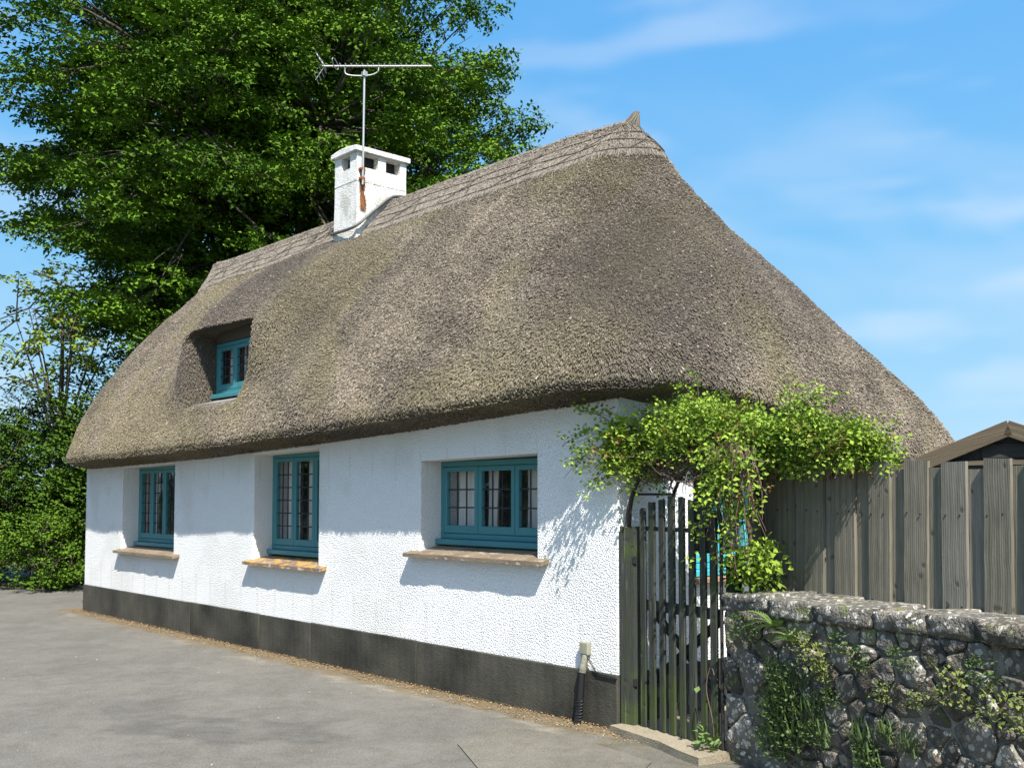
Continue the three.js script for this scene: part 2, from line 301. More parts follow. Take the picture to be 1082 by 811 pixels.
// walls
{
  const s = new THREE.Shape(); s.moveTo(-L, 0.35); s.lineTo(0, 0.35); s.lineTo(0, 2.5); s.lineTo(-L, 2.38); s.closePath();
  for (const [a, b, c, d] of [[-2.325, -0.835, 1.15, 1.965], [-5.35, -4.01, 0.93, 2.112], [-9.03, -7.38, 0.92, 2.048]]) { const h = new THREE.Path(); h.moveTo(a, c); h.lineTo(a, d - 0.01); h.lineTo(b, d + 0.012); h.lineTo(b, c); h.closePath(); s.holes.push(h); }
  let g = new THREE.ExtrudeGeometry(s, { depth: 0.466, bevelEnabled: true, bevelSize: 0.012, bevelThickness: 0.012, bevelOffset: -0.012, bevelSegments: 2 }); g.translate(0, 0, -0.478);
  part('wall', metreUV(g), M.render, cottage);
  // end wall with one window opening, local x runs along -z
  const e = new THREE.Shape(); e.moveTo(0.478, 0.35); e.lineTo(D - 0.478, 0.35); e.lineTo(D - 0.478, 2.45); e.lineTo(0.478, 2.45); e.closePath();
  const h = new THREE.Path(); h.moveTo(0.88, 1.02); h.lineTo(0.88, 1.95); h.lineTo(1.72, 1.95); h.lineTo(1.72, 1.02); h.closePath(); e.holes.push(h);
  g = new THREE.ExtrudeGeometry(e, { depth: 0.436, bevelEnabled: true, bevelSize: 0.012, bevelThickness: 0.012, bevelOffset: -0.012, bevelSegments: 1 }); g.rotateY(Math.PI / 2); g.translate(-0.45, 0, 0);
  part('wall', metreUV(g, 0.7), M.render, cottage);
  part('wall', box(0.45, 2.03, D - 0.96, -L + 0.227, 1.365, -D / 2, 0.01), M.render, cottage);
  part('wall', box(L - 0.004, 2.03, 0.478, -L / 2, 1.365, -D + 0.239, 0.01), M.render, cottage);
  part('floor', box(L - 1.0, 0.06, D - 1.0, -L / 2, 0.33, -D / 2), M.room, cottage);
}
// plinth slabs
{
  const pl = grp('plinth', cottage), xs = [-L - 0.012, -6.86, -5.17, -4.12, -2.35, 0.014];
  for (let i = 0; i < xs.length - 1; i++) { const w = xs[i + 1] - xs[i] - 0.012; part('slab', box(w, 0.46, 0.40, (xs[i] + xs[i + 1]) / 2, 0.155 + (i % 2) * 0.004, -0.185 + [0, 0.004, -0.003, 0.002, 0.004][i], 0.008, false, i), M.plinth, pl); }
  for (const [a, b] of [[-0.40, -1.7], [-1.71, -4.09]]) part('slab', box(0.40, 0.46, a - b - 0.01, -0.185, 0.155, (a + b) / 2, 0.008, false, 7), M.plinth, pl);
  part('slab', box(0.40, 0.46, D - 0.4, -L + 0.188, 0.155, -D / 2 - 0.2, 0.008, false, 9), M.plinth, pl);
}
// windows
function leadedWindow(parent, { x0, x1, y0, y1, z, lights, cols, rows, curtains = [], mat = M.teal, dark = M.teal, seed = 1, flat = 0.006 }) {
  const r = rng(seed), w = grp('window', parent), F = 0.045, W = x1 - x0, H = y1 - y0, cx = (x0 + x1) / 2;
  part('frame', merge([box(W, F, 0.08, cx, y1 - F / 2, z, 0.004), box(F, H - F, 0.08, x0 + F / 2, y0 + (H - F) / 2, z, 0.004), box(F, H - F, 0.08, x1 - F / 2, y0 + (H - F) / 2, z, 0.004), box(W - 2 * F - 0.002, F, 0.08, cx, y0 + F / 2, z, 0.004)]), dark, w);
  part('frame_sill', box(W + 0.03, 0.05, 0.14, cx, y0 - 0.027, z + 0.035, 0.006), mat, w);
  const iw = (W - 2 * F) / lights;
  for (let l = 0; l < lights; l++) {
    const a = x0 + F + l * iw + 0.004, b = a + iw - 0.008, c = y0 + F + 0.004, d = y1 - F - 0.004, S = 0.043, B = 0.068, zz = z + 0.018;
    part('casement', merge([box(S, d - c, 0.045, a + S / 2, (c + d) / 2, zz, 0.005), box(S, d - c, 0.045, b - S / 2, (c + d) / 2, zz, 0.005), box(b - a - 2 * S - 0.001, S, 0.043, (a + b) / 2, d - S / 2, zz, 0.005), box(b - a - 2 * S - 0.001, B, 0.043, (a + b) / 2, c + B / 2, zz, 0.005)]), mat, w);
    const ga = a + S, gb = b - S, gc = c + B, gd = d - S, pw = (gb - ga) / cols, ph = (gd - gc) / rows;
    for (let i = 1; i < cols; i++) part('glazing_bar', box(0.011, gd - gc, 0.012, ga + i * pw, (gc + gd) / 2, zz, 0.002), M.lead, w);
    for (let j = 1; j < rows; j++) part('glazing_bar', box(gb - ga, 0.013, 0.009, (ga + gb) / 2, gc + j * ph, zz, 0.002), M.lead, w);
    const pg = new THREE.PlaneGeometry(pw - 0.002, ph - 0.002);
    for (let i = 0; i < cols; i++) for (let j = 0; j < rows; j++) part('pane', pg, M.glass, w, [ga + (i + 0.5) * pw, gc + (j + 0.5) * ph, zz - 0.001], [(r() - 0.5) * flat * 2, (r() - 0.5) * flat * 2, 0]);
  }
  for (const [a, b, n, t] of curtains) {   // pleated curtain hanging behind the glass
    const g = new THREE.PlaneGeometry(b - a, H - 0.08, n * 8, 6), p = g.attributes.position;
    for (let i = 0; i < p.count; i++) { const u = (p.getX(i) / (b - a) + 0.5) * n, k = 0.5 - p.getY(i) / H; p.setZ(i, 0.022 * Math.sin(u * 6.283 + Math.sin(u * 2.1 + seed)) * (0.6 + 0.5 * k)); p.setX(i, p.getX(i) + 0.01 * Math.sin(k * 3 + u)); }
    g.computeVertexNormals(); part('curtain', g, t ?? M.curtain, w, [(a + b) / 2, (y0 + y1) / 2, z - 0.12]);
  }
  part('back_board', box(W + 0.02, 0.03, 0.05, cx, y1 + 0.012, z - 0.02), dark, w);
  return w;
}
const windowRight = leadedWindow(cottage, { x0: -2.335, x1: -0.83, y0: 1.275, y1: 1.955, z: -0.27, lights: 3, cols: 3, rows: 3, seed: 3, curtains: [[-2.27, -1.98, 4], [-1.86, -1.72, 2], [-1.36, -1.22, 2], [-0.98, -0.88, 1]] });
const windowMid = leadedWindow(cottage, { x0: -5.36, x1: -4.0, y0: 1.07, y1: 2.115, z: -0.27, lights: 3, cols: 3, rows: 6, seed: 5, curtains: [[-5.30, -5.0, 4], [-4.86, -4.72, 2]] });
const windowLeft = leadedWindow(cottage, { x0: -9.04, x1: -7.37, y0: 1.04, y1: 2.05, z: -0.27, lights: 4, cols: 3, rows: 6, seed: 9, curtains: [[-9.0, -8.72, 3]] });
{ // slate window boards, each sloping outwards
  const slab = (x0, x1, yb, yf, mat, parent, seed) => {
    const n = 24, s = new THREE.BoxGeometry(x1 - x0, 0.032, 0.36, n, 1, 4), p = s.attributes.position, r = rng(seed);
    for (let i = 0; i < p.count; i++) { const x = p.getX(i), z = p.getZ(i), t = z / 0.36 + 0.5; p.setY(i, p.getY(i) + lerp(yb, yf, t) + 0.006 * (fbm(x * 7 + seed, z * 7, 3) - 0.5)); if (t > 0.9) p.setZ(i, z + 0.022 * (fbm(x * 9 + seed * 3, 1.5, 3) - 0.5)); }
    s.computeVertexNormals(); part('sill', metreUV(s, seed * 0.31, seed * 0.17), mat, parent, [(x0 + x1) / 2, 0, -0.09]);
  };
  slab(-2.46, -0.70, 1.212, 1.135, M.sill, windowRight, 2);
  slab(-5.42, -3.85, 0.995, 0.925, M.sillOrange, windowMid, 6);
  slab(-9.10, -7.2, 0.98, 0.905, M.sill, windowLeft, 11);
}
{ // window in the end wall, turned to face the garden
  const g = new THREE.Group(); g.name = 'end_window'; g.position.set(-0.12, 0, 0); g.rotation.y = Math.PI / 2; cottage.add(g);
  const w = leadedWindow(g, { x0: 0.885, x1: 1.715, y0: 1.075, y1: 1.945, z: 0, lights: 2, cols: 2, rows: 3, seed: 13, mat: M.cyan, dark: M.cyan, curtains: [[0.93, 1.1, 2]] });
  for (const c of [...w.children]) g.add(c); g.remove(w);
  part('sill', box(0.95, 0.04, 0.2, 1.3, 1.0, 0.09, 0.006), std({ map: slateBrown, color: rgb(1.5, 1.15, 1.0) }), g);
}

// roof: rounded hipped loft, eaves lip, soffit and flat ceiling, closed so that the dormer can be cut out of it
const ZC = -2.05, YR = 5.325;
const eaveY = (x, z) => { const f = [[-10.8, 2.12], [-10, 2.133], [-6.3, 2.18], [-3.5, 2.262], [-2, 2.314], [-1, 2.36], [-0.2, 2.395], [0.5, 2.40]]; let k = 0; while (k < f.length - 2 && x > f[k + 1][0]) k++; const a = lerp(f[k][1], f[k + 1][1], clamp((x - f[k][0]) / (f[k + 1][0] - f[k][0]))); return lerp(a, Math.min(a, 1.84), sst(-0.2, -4.6, z) * sst(-3, 0, x)); };
function outline(g, out = 0) {             // ring of points at inward fraction g
  const xl = lerp(-10.76, -10.42, g) - out, xr = lerp(0.42, -1.64, g) + out, zf = lerp(0.335, ZC + 0.07, g) + out, zb = lerp(-4.82, ZC - 0.07, g) - out;
  const cap = Math.min((zf - zb) / 2, (xr - xl) / 2) * 0.97, k = sst(0, 0.35, g);
  const rad = [lerp(0.62, 1.25, k), lerp(0.4, 0.9, k), lerp(0.75, 0.6, k), lerp(0.75, 0.6, k)].map((q) => Math.min(q, cap)), pts = [];   // front right, back right, back left, front left
  const arc = (cx, cz, r, a0, n) => { for (let i = 0; i < n; i++) { const a = a0 - (i / n) * Math.PI / 2; pts.push([cx + r * Math.cos(a), cz + r * Math.sin(a)]); } };
  const line = (ax, az, bx, bz, n) => { for (let i = 0; i < n; i++) pts.push([lerp(ax, bx, i / n), lerp(az, bz, i / n)]); };
  line(xl + rad[3], zf, xr - rad[0], zf, 190); arc(xr - rad[0], zf - rad[0], rad[0], Math.PI / 2, 22);
  line(xr, zf - rad[0], xr, zb + rad[1], 50); arc(xr - rad[1], zb + rad[1], rad[1], 0, 14);
  line(xr - rad[1], zb, xl + rad[2], zb, 90); arc(xl + rad[2], zb + rad[2], rad[2], -Math.PI / 2, 12);
  line(xl, zb + rad[2], xl, zf - rad[3], 40); arc(xl + rad[3], zf - rad[3], rad[3], Math.PI, 16);
  return pts;
}
const DOR = { x0: -6.63, x1: -5.26, cx: -5.94, y0: 2.69, y1: 3.63 };
function bulge(x, y, z) {                  // brow of thatch carried forward round the upper window
  if (z < ZC) return z;
  const wx = sst(1.75, 0.66, Math.abs(x - DOR.cx)), fz = lerp(0.26, 0.12, sst(-6.5, -5.3, x)); if (wx <= 0) return z;
  const t = y < 3.52 ? fz : fz - 0.62 * (y - 3.52) - 0.5 * (y - 3.52) ** 2, d = t - z;
  return z + wx * (d > 0 ? (d * d) / (d + 0.05) : 0);
}
const profile = [[0, 0], [-0.006, 0.012], [-0.008, 0.026], [-0.004, 0.044], [0.006, 0.066], [0.022, 0.096]]; { const N = 46; for (let i = 1; i <= N; i++) { const t = i / N; profile.push([lerp(0.022, 1, t), lerp(0.096, 1, t)]); } }
const full = (g) => { const t = clamp((g - 0.022) / 0.978); return 0.115 * Math.sin(Math.PI * t ** 0.75) * (1 - 0.72 * t); };
function roofPoint(x, z, g, h, ex, ez) {
  const y = eaveY(ex, ez) + (YR - eaveY(ex, ez)) * (h + full(g) * lerp(1.1, 0.62, sst(-9.5, -1, ex))), n = (n3(x, y, z, 1.7, 3) - 0.5) * 0.075 + (n3(x, y, z, 7, 2) - 0.5) * 0.022, k = sst(1, 0.9, h);
  const tip = sst(0.86, 1, h) * (0.02 * Math.exp(-(((x + 10.4) / 0.25) ** 2)) - 0.045 * sst(-2.6, -1.6, x));
  return [x, y + n * 0.8 * (0.4 + 0.6 * k) + tip, bulge(x, y, z) + n * k * Math.sign(z - ZC)];
}
let roofGeo;
{
  const base = outline(0), N = base.length, rows = [];
  const under = outline(0.145, 0); rows.push(under.map(([x, z], i) => [x, eaveY(...base[i]) - 0.075, z]));
  profile.forEach(([g, h]) => { const o = g < 0 ? outline(0, -g * 2.3) : outline(g); rows.push(o.map(([x, z], i) => roofPoint(x, z, g, h, ...base[i]))); });
  const top = rows[rows.length - 1]; rows.push(top.map(([x, y, z]) => [x, y + 0.015, ZC]));
  const pos = [], uv = [], idx = []; let vv = 0;
  rows.forEach((r, j) => { if (j) vv += Math.hypot(r[95][0] - rows[j - 1][95][0], r[95][1] - rows[j - 1][95][1], r[95][2] - rows[j - 1][95][2]); let uu = 0; for (let i = 0; i <= N; i++) { const a = r[i % N]; if (i) uu += Math.hypot(base[i % N][0] - base[i - 1][0], base[i % N][1] - base[i - 1][1]); pos.push(...a); uv.push(uu, vv); } });
  const w = N + 1; for (let j = 0; j < rows.length - 1; j++) for (let i = 0; i < N; i++) { const a = j * w + i, b = a + 1, c = a + w, d = c + 1; idx.push(a, b, d, a, d, c); }
  const c0 = pos.length / 3; pos.push(-5.2, 2.05, ZC); uv.push(0, 0); for (let i = 0; i < N; i++) idx.push(i + 1, i, c0);
  roofGeo = new THREE.BufferGeometry(); roofGeo.setAttribute('position', new THREE.Float32BufferAttribute(pos, 3)); roofGeo.setAttribute('uv', new THREE.Float32BufferAttribute(uv, 2)); roofGeo.setIndex(idx); roofGeo.computeVertexNormals();
  // cut the dormer
  const s = new THREE.Shape(), { x0, x1, y0, y1 } = DOR; s.moveTo(x0, y0); s.lineTo(x1 - 0.16, y0); s.lineTo(x1, y1 - 0.12); s.quadraticCurveTo(x1, y1 + 0.01, x1 - 0.14, y1); s.lineTo(x0 + 0.2, y1 - 0.02); s.quadraticCurveTo(x0, y1 - 0.02, x0, y1 - 0.17); s.closePath();
  const cut = new THREE.ExtrudeGeometry(s, { depth: 2.2, bevelEnabled: false, curveSegments: 6 }); cut.translate(0, 0, -1.25);
  const A = new Brush(roofGeo, M.thatch), B = new Brush(metreUV(cut), M.thatch); A.updateMatrixWorld(); B.updateMatrixWorld();
  const ev = new Evaluator(); ev.useGroups = false; ev.attributes = ['position', 'normal', 'uv'];
  roofGeo = ev.evaluate(A, B, SUBTRACTION).geometry;
}
const roof = part('roof', roofGeo, M.thatch, cottage);
{ // reed ends: short stalks lying down the slope, thicker end outwards
  const g = new THREE.CylinderGeometry(0.0038, 0.0020, 1, 4, 1, false); g.rotateX(Math.PI / 2);         // along z, thick end at +z? kept: +y end becomes +z
  const N = 460000, im = new THREE.InstancedMesh(g, M.straw, N); im.name = 'thatch_reeds'; im.userData.kind = 'stuff';
  const sampler = new MeshSurfaceSampler(new THREE.Mesh(roofGeo, M.thatch)), r = rng(1234); sampler.setRandomGenerator(r); sampler.build();
  const P = V(), n = V(), t = V(), q = new THREE.Quaternion(), m4 = new THREE.Matrix4(), X = V(), Y = V(), c = new THREE.Color(); let k = 0, tries = 0;
  while (k < N && tries++ < N * 6) {
    sampler.sample(P, n); const hidden = (P.z < ZC - 0.1 && n.x < 0.35) || P.z < -0.02 && n.y < -0.6 || P.y < 1.8; if (hidden) continue;
    if (P.z < -0.2 && P.x > DOR.x0 - 0.02 && P.x < DOR.x1 + 0.02 && P.y < DOR.y1 + 0.03 && P.y > 2.6 && Math.abs(n.x) + Math.max(0, -n.y) > 0.6) continue;
    const inCut = P.x > DOR.x0 - 0.01 && P.x < DOR.x1 + 0.03 && P.y > 2.6 && P.y < DOR.y1 + 0.02 && P.z > -0.3;
    if (inCut && n.y > 0.8) continue;
    
    t.set(0, -1, 0).addScaledVector(n, n.y); if (t.lengthSq() < 1e-4) t.set(0, 0, 1); t.normalize();
    if (n.y < -0.1) { t.set(0, 0, 1).addScaledVector(n, -n.z).normalize(); }
    X.crossVectors(n, t); const rough = n3(P.x, P.y, P.z, 0.9, 3), sp = (r() - 0.5) * (0.65 + rough * 0.8), tilt = 0.12 + r() * r() * (0.5 + rough * 0.7);
    t.addScaledVector(X, sp).normalize().addScaledVector(n, tilt).normalize(); Y.copy(n); X.crossVectors(Y, t).normalize(); Y.crossVectors(t, X);
    const len = 0.014 + r() * 0.032, th = 0.7 + r() * 0.75;
    m4.makeBasis(X.multiplyScalar(th), Y.multiplyScalar(th), t.clone().multiplyScalar(len)).setPosition(P.x + t.x * len * 0.2 + n.x * 0.004, P.y + t.y * len * 0.2 + n.y * 0.004, P.z + t.z * len * 0.2 + n.z * 0.004);
    im.setMatrixAt(k, m4);
    const a = n3(P.x, P.y, P.z, 0.55, 4), b = n3(P.x + 9, P.y, P.z, 2.6, 3);
    let col = mixc([0.064, 0.053, 0.040], [0.292, 0.245, 0.186], clamp(r() * 0.86 + (b - 0.5) * 1.2));
    const moss = sst(0.56, 0.72, n3(P.x * 1.2, P.y, P.z + 20, 1.5, 4) + 0.10); col = mixc(col, [0.185, 0.16, 0.085], moss * (0.25 + 0.45 * r()));
    const wet = sst(0.52, 0.66, a + 0.13 * Math.exp(-(((P.x + 0.75) / 1.0) ** 2 + ((P.y - 3.5) / 1.2) ** 2))); col = mixc(col, [0.085, 0.073, 0.063], wet * 0.62);
    if (r() < 0.008) col = [0.40, 0.35, 0.28];
    c.setRGB(...col); im.setColorAt(k, c); k++;
  }
  im.count = k; roof.add(im);
}
{ // ridge: a band of wrapped straw held down with hazel rods
  const gs = [0.80, 0.812, 0.85, 0.9, 0.95, 1.0], base = outline(0), N = base.length, rows = [];
  const lift = 0.024, ph = (g) => { let k = 0; while (k < profile.length - 2 && profile[k + 1][0] < g) k++; const [a, b] = profile[k], [c, d] = profile[k + 1]; return lerp(b, d, (g - a) / (c - a)); };
  const surf = (g, out, i) => { const o = outline(g)[i % N], e = base[i % N]; const p = roofPoint(o[0], o[1], g, ph(g), ...e), s = Math.sign(p[2] - ZC) || 1; const right = sst(-1.9, -1.4, o[0]), left = sst(-10.3, -10.45, o[0]); return [p[0] + out * 0.7 * right - out * left, p[1] + out * 0.75, p[2] + s * out * 0.65 * (1 - right * 0.5)]; };
  gs.forEach((g, j) => { const o = outline(g), row = []; for (let i = 0; i < N; i++) { const wob = (vn(i * 0.21, 3.5) - 0.5) * 0.012 * (j < 2 ? 1 : 0); const gg = Math.min(1, g + wob); row.push(surf(gg, j === 0 ? -0.01 : lift, i)); } rows.push(row); });
  rows.push(rows[rows.length - 1].map(([x, y]) => [x, y + 0.02, ZC]));
  const pos = [], uv = [], idx = [], w = N + 1; let vv = 0;
  rows.forEach((r, j) => { vv += j ? 0.13 : 0; let uu = 0; for (let i = 0; i <= N; i++) { if (i) uu += Math.hypot(base[i % N][0] - base[i - 1][0], base[i % N][1] - base[i - 1][1]); pos.push(...r[i % N]); uv.push(uu, vv); } });
  for (let j = 0; j < rows.length - 1; j++) for (let i = 0; i < N; i++) { const a = j * w + i; idx.push(a, a + 1, a + w + 1, a, a + w + 1, a + w); }
  const g = new THREE.BufferGeometry(); g.setAttribute('position', new THREE.Float32BufferAttribute(pos, 3)); g.setAttribute('uv', new THREE.Float32BufferAttribute(uv, 2)); g.setIndex(idx); g.computeVertexNormals();
  part('ridge_capping', g, M.ridge, roof);
  // a finer skin of straw on the ridge band
  const ri = rng(77), sg = new THREE.CylinderGeometry(0.004, 0.0025, 1, 4, 1); sg.rotateX(Math.PI / 2); const K = 26000, im = new THREE.InstancedMesh(sg, M.straw, K); im.name = 'ridge_straw'; im.userData.kind = 'stuff';
  const sm = new MeshSurfaceSampler(new THREE.Mesh(g, M.ridge)); sm.setRandomGenerator(ri); sm.build(); const P = V(), n = V(), t = V(), X = V(), Y = V(), m4 = new THREE.Matrix4(), c = new THREE.Color(); let k = 0, tr = 0;
  while (k < K && tr++ < K * 5) { sm.sample(P, n); if (n.z < -0.35 && n.x < 0.2) continue; t.set(0, -1, 0).addScaledVector(n, n.y); if (t.lengthSq() < 1e-3) t.set(0, 0, 1); t.normalize(); X.crossVectors(n, t); t.addScaledVector(X, (ri() - 0.5) * 0.6).normalize().addScaledVector(n, 0.02 + ri() * ri() * 0.22).normalize(); X.crossVectors(n, t).normalize(); Y.crossVectors(t, X); const len = 0.05 + ri() * 0.09; m4.makeBasis(X.clone(), Y.clone(), t.clone().multiplyScalar(len)).setPosition(P.x, P.y + 0.003, P.z + 0.002); im.setMatrixAt(k, m4); const b = ri(); c.setRGB(...mixc([0.095, 0.082, 0.066], [0.25, 0.216, 0.175], b)); im.setColorAt(k, c); k++; }
  im.count = k; roof.add(im);
  // hazel rods lengthwise and crossed
  const front = (i) => Math.round(i), along = (g, i0, i1) => { const pts = []; for (let i = i0; i <= i1; i += 4) pts.push(V(...surf(g + (vn(i * 0.13, g * 50) - 0.5) * 0.012, lift + 0.012, front(i)))); return tube(pts, 0.0055, 0.0055, pts.length * 2, 5); };
  for (const g of [0.832, 0.885, 0.935]) part('hazel_rod', along(g, 2, 262), M.hazel, roof);
  for (let i = 4; i < 262; i += 11) { const up = (i / 11) % 2 < 1; const a = surf(0.832, lift + 0.018, i), b = surf(0.935, lift + 0.018, i + (up ? 7 : -7) + 4), m = surf(0.885, lift + 0.02, Math.round(i + (up ? 3.5 : -3.5) + 2)); part('hazel_spar', tube([a, m, b], 0.0045, 0.0045, 4, 5), M.hazel, roof); }
  // small tufts at both ends of the ridge
  for (const [x, q] of [[-1.63, 1], [-10.42, -1]]) { const rt = rng(q * 50 + 60), gl = []; for (let k = 0; k < 150; k++) { const a = rt() * 6.28, b = rt() ** 0.5 * 0.055, tx = x + q * 0.05; gl.push(rod([x - q * 0.06 + Math.cos(a) * b * 2.2, YR - 0.10 + rt() * 0.04, ZC + Math.sin(a) * b * 1.8], [tx + Math.cos(a) * b * 0.5, YR + 0.01 + rt() * 0.065, ZC + Math.sin(a) * b * 0.5], 0.0055, 4)); } part('ridge_tuft', merge(gl), std({ color: rgb(0.21, 0.185, 0.15), roughness: 1 }), roof); }
}
// upper window in its hollow of thatch
{
  const w = leadedWindow(cottage, { x0: DOR.x0 + 0.01, x1: DOR.x1 + 0.0, y0: 2.86, y1: 3.47, z: -0.20, lights: 3, cols: 3, rows: 4, seed: 21, curtains: [[-6.56, -6.42, 2], [-6.2, -5.8, 5], [-5.75, -5.4, 4]] });
  part('lintel', box(DOR.x1 - DOR.x0 - 0.01, 0.16, 0.1, DOR.cx, 3.558, -0.215, 0.01), M.hazel, w);
  const s = new THREE.BoxGeometry(DOR.x1 - DOR.x0 - 0.17, 0.03, 0.40, 20, 1, 6), p = s.attributes.position;
  for (let i = 0; i < p.count; i++) { const z = p.getZ(i), t = z / 0.4 + 0.5; p.setY(i, p.getY(i) + lerp(2.81, 2.70, t) + 0.008 * (fbm(p.getX(i) * 6, z * 6, 3) - 0.5)); }
  s.computeVertexNormals(); part('lead_sill', metreUV(s), M.leadSheet, w, [DOR.cx - 0.08, -0.012, -0.012]);
}

// chimney
{
  const ch = grp('chimney', cottage), cx = -5.815, cz = -1.82, W = 0.5, Dp = 0.74, y0 = 4.3, y1 = 5.875;
  const B = (w, h, d, x, y, z) => { const b = new Brush(metreUV(new THREE.BoxGeometry(w, h, d)), M.chimney); b.position.set(x, y, z); b.updateMatrixWorld(); return b; }, ev = new Evaluator(); ev.useGroups = false; ev.attributes = ['position', 'normal', 'uv'];
  const bodyG = new THREE.BoxGeometry(W, y1 - y0, Dp, 4, 14, 6), p = bodyG.attributes.position;
  for (let i = 0; i < p.count; i++) { const y = p.getY(i) / (y1 - y0), f = 1 + 0.055 * sst(0.2, -0.5, y) + 0.01 * (vn(y * 9 + 3, p.getX(i) * 5) - 0.5); p.setX(i, p.getX(i) * f); p.setZ(i, p.getZ(i) * f); }
  const bb = new Brush(metreUV(bodyG), M.chimney); bb.position.set(cx, (y0 + y1) / 2, cz); bb.updateMatrixWorld();
  let o = ev.evaluate(bb, B(W - 0.2, 0.55, Dp - 0.2, cx, y1 - 0.2, cz), SUBTRACTION);
  for (const h of [B(0.19, 0.165, 1.4, cx + 0.0, 5.772, cz), B(1.2, 0.165, 0.215, cx, 5.772, cz + 0.165), B(1.2, 0.165, 0.215, cx, 5.772, cz - 0.165)]) o = ev.evaluate(o, h, SUBTRACTION);
  part('stack', o.geometry, M.chimney, ch, [cx, (y0 + y1) / 2, cz]);
  part('dark_flue_block', box(W - 0.215, 0.5, Dp - 0.215, cx, y1 - 0.21, cz), std({ color: rgb(0.018, 0.017, 0.016), roughness: 1 }), ch);  // solid sooty block; the darkness inside the openings is put into its colour
  const s = new THREE.Shape(), a = W / 2 + 0.032; s.moveTo(-a, 0); s.lineTo(a, 0); s.lineTo(a, 0.04); s.quadraticCurveTo(0, 0.095, -a, 0.04); s.closePath();
  const cg = new THREE.ExtrudeGeometry(s, { depth: Dp + 0.06, bevelEnabled: true, bevelSize: 0.01, bevelThickness: 0.01, bevelSegments: 2 }); cg.translate(cx, y1 + 0.008, cz - (Dp + 0.06) / 2); part('cap', metreUV(cg), M.chimney, ch);
  part('collar', box(W + 0.008, 0.03, Dp + 0.008, cx, 5.52, cz, 0.008), M.chimney, ch);
  const fl = [[cx - W / 2 - 0.03, 4.93, cz + Dp / 2 + 0.03], [cx + W / 2 + 0.04, 4.93, cz + Dp / 2 + 0.04], [cx + W / 2 + 0.04, 5.16, cz + 0.15], [cx + W / 2 + 0.04, 5.39, cz - 0.14], [cx + W / 2 + 0.04, 5.42, cz - 0.33]]; part('lead_flashing', tube(fl, 0.022, 0.022, 30, 6), M.leadSheet, ch);
  // rust run below the mast bracket
  const ra = tex(128, (u, v) => { const e = Math.abs(u - 0.5 - 0.10 * (vn(v * 5, 2) - 0.5)) * 2, w = 0.30 + 0.75 * fbm(v * 7, 3.3, 3) - 0.2 * v; return sst(w, w * 0.45, e + (fbm(u * 12, v * 30, 3) - 0.5) * 0.5) * sst(0, 0.08, v) * sst(1, 0.93, v); }, { h: 512 }), rp = new THREE.PlaneGeometry(0.17, 0.56); rp.rotateY(Math.PI / 2 );
  part('rust_stain', rp, std({ map: slateMap, color: rgb(0.62, 0.36, 0.26), alphaMap: ra, transparent: true, roughness: 1 }), ch, [cx + W / 2 + 0.016, 5.40, cz + Dp / 2 - 0.075]);
}

// television aerial
{
  const ax = -5.515, az = -1.50, t = thing('television_aerial', 'rusty pole with a long horizontal television aerial strapped to the chimney', 'aerial', [ax, 5.45, az]);
  part('mast', rod([0, 0, 0], [0.02, 1.42, 0], 0.014, 8), M.alu, t);
  part('bracket', merge([box(0.07, 0.03, 0.06, -0.02, 0.08, 0, 0.004), box(0.07, 0.03, 0.06, -0.02, 0.2, 0, 0.004)]), M.rust, t);
  const dx = 0.669, dz = -0.743, by = 1.47, at = (s, y = by, q = 0) => [0.02 + dx * s + dz * q, y, dz * s - dx * q];
  part('boom', rod(at(-0.52), at(0.82), 0.012, 6), M.alu, t);
  part('support_arm', tube([at(-0.24, by), at(-0.235, by - 0.09), at(-0.17, by - 0.115), at(0.1, by - 0.105), at(0.17, by - 0.06), at(0.17, by)], 0.009, 0.009, 24, 6), M.alu, t);
  part('clamp', box(0.06, 0.06, 0.06, 0.02, 1.37, 0, 0.006), M.alu, t);
  for (let i = 0; i < 17; i++) { const s = -0.3 + i * 0.068, l = 0.075; part('director', merge([rod(at(s, by + 0.014, -l), at(s, by + 0.014, l), 0.004, 5), rod(at(s, by + 0.004, 0), at(s, by + 0.03, 0), 0.006, 5)]), M.alu, t); }
  const loop = []; for (let i = 0; i <= 16; i++) { const a = (i / 16) * 6.283; loop.push(at(-0.36 + 0.015 * Math.cos(a), by + 0.03 + 0.05 * Math.sin(a), 0.13 * Math.cos(a))); } part('dipole', tube(loop, 0.005, 0.005, 32, 5), M.alu, t);
  const rf = grp('reflector', t); for (const sg of [-1, 1]) { for (let k = 0; k < 4; k++) part('reflector_rod', rod(at(-0.50 - 0.03 * k, by + sg * (0.02 + 0.045 * k), -0.17), at(-0.50 - 0.03 * k, by + sg * (0.02 + 0.045 * k), 0.17), 0.004, 5), M.alu, rf); part('reflector_arm', rod(at(-0.49, by, 0), at(-0.60, by + sg * 0.17, 0), 0.006, 5), M.alu, rf); }
}

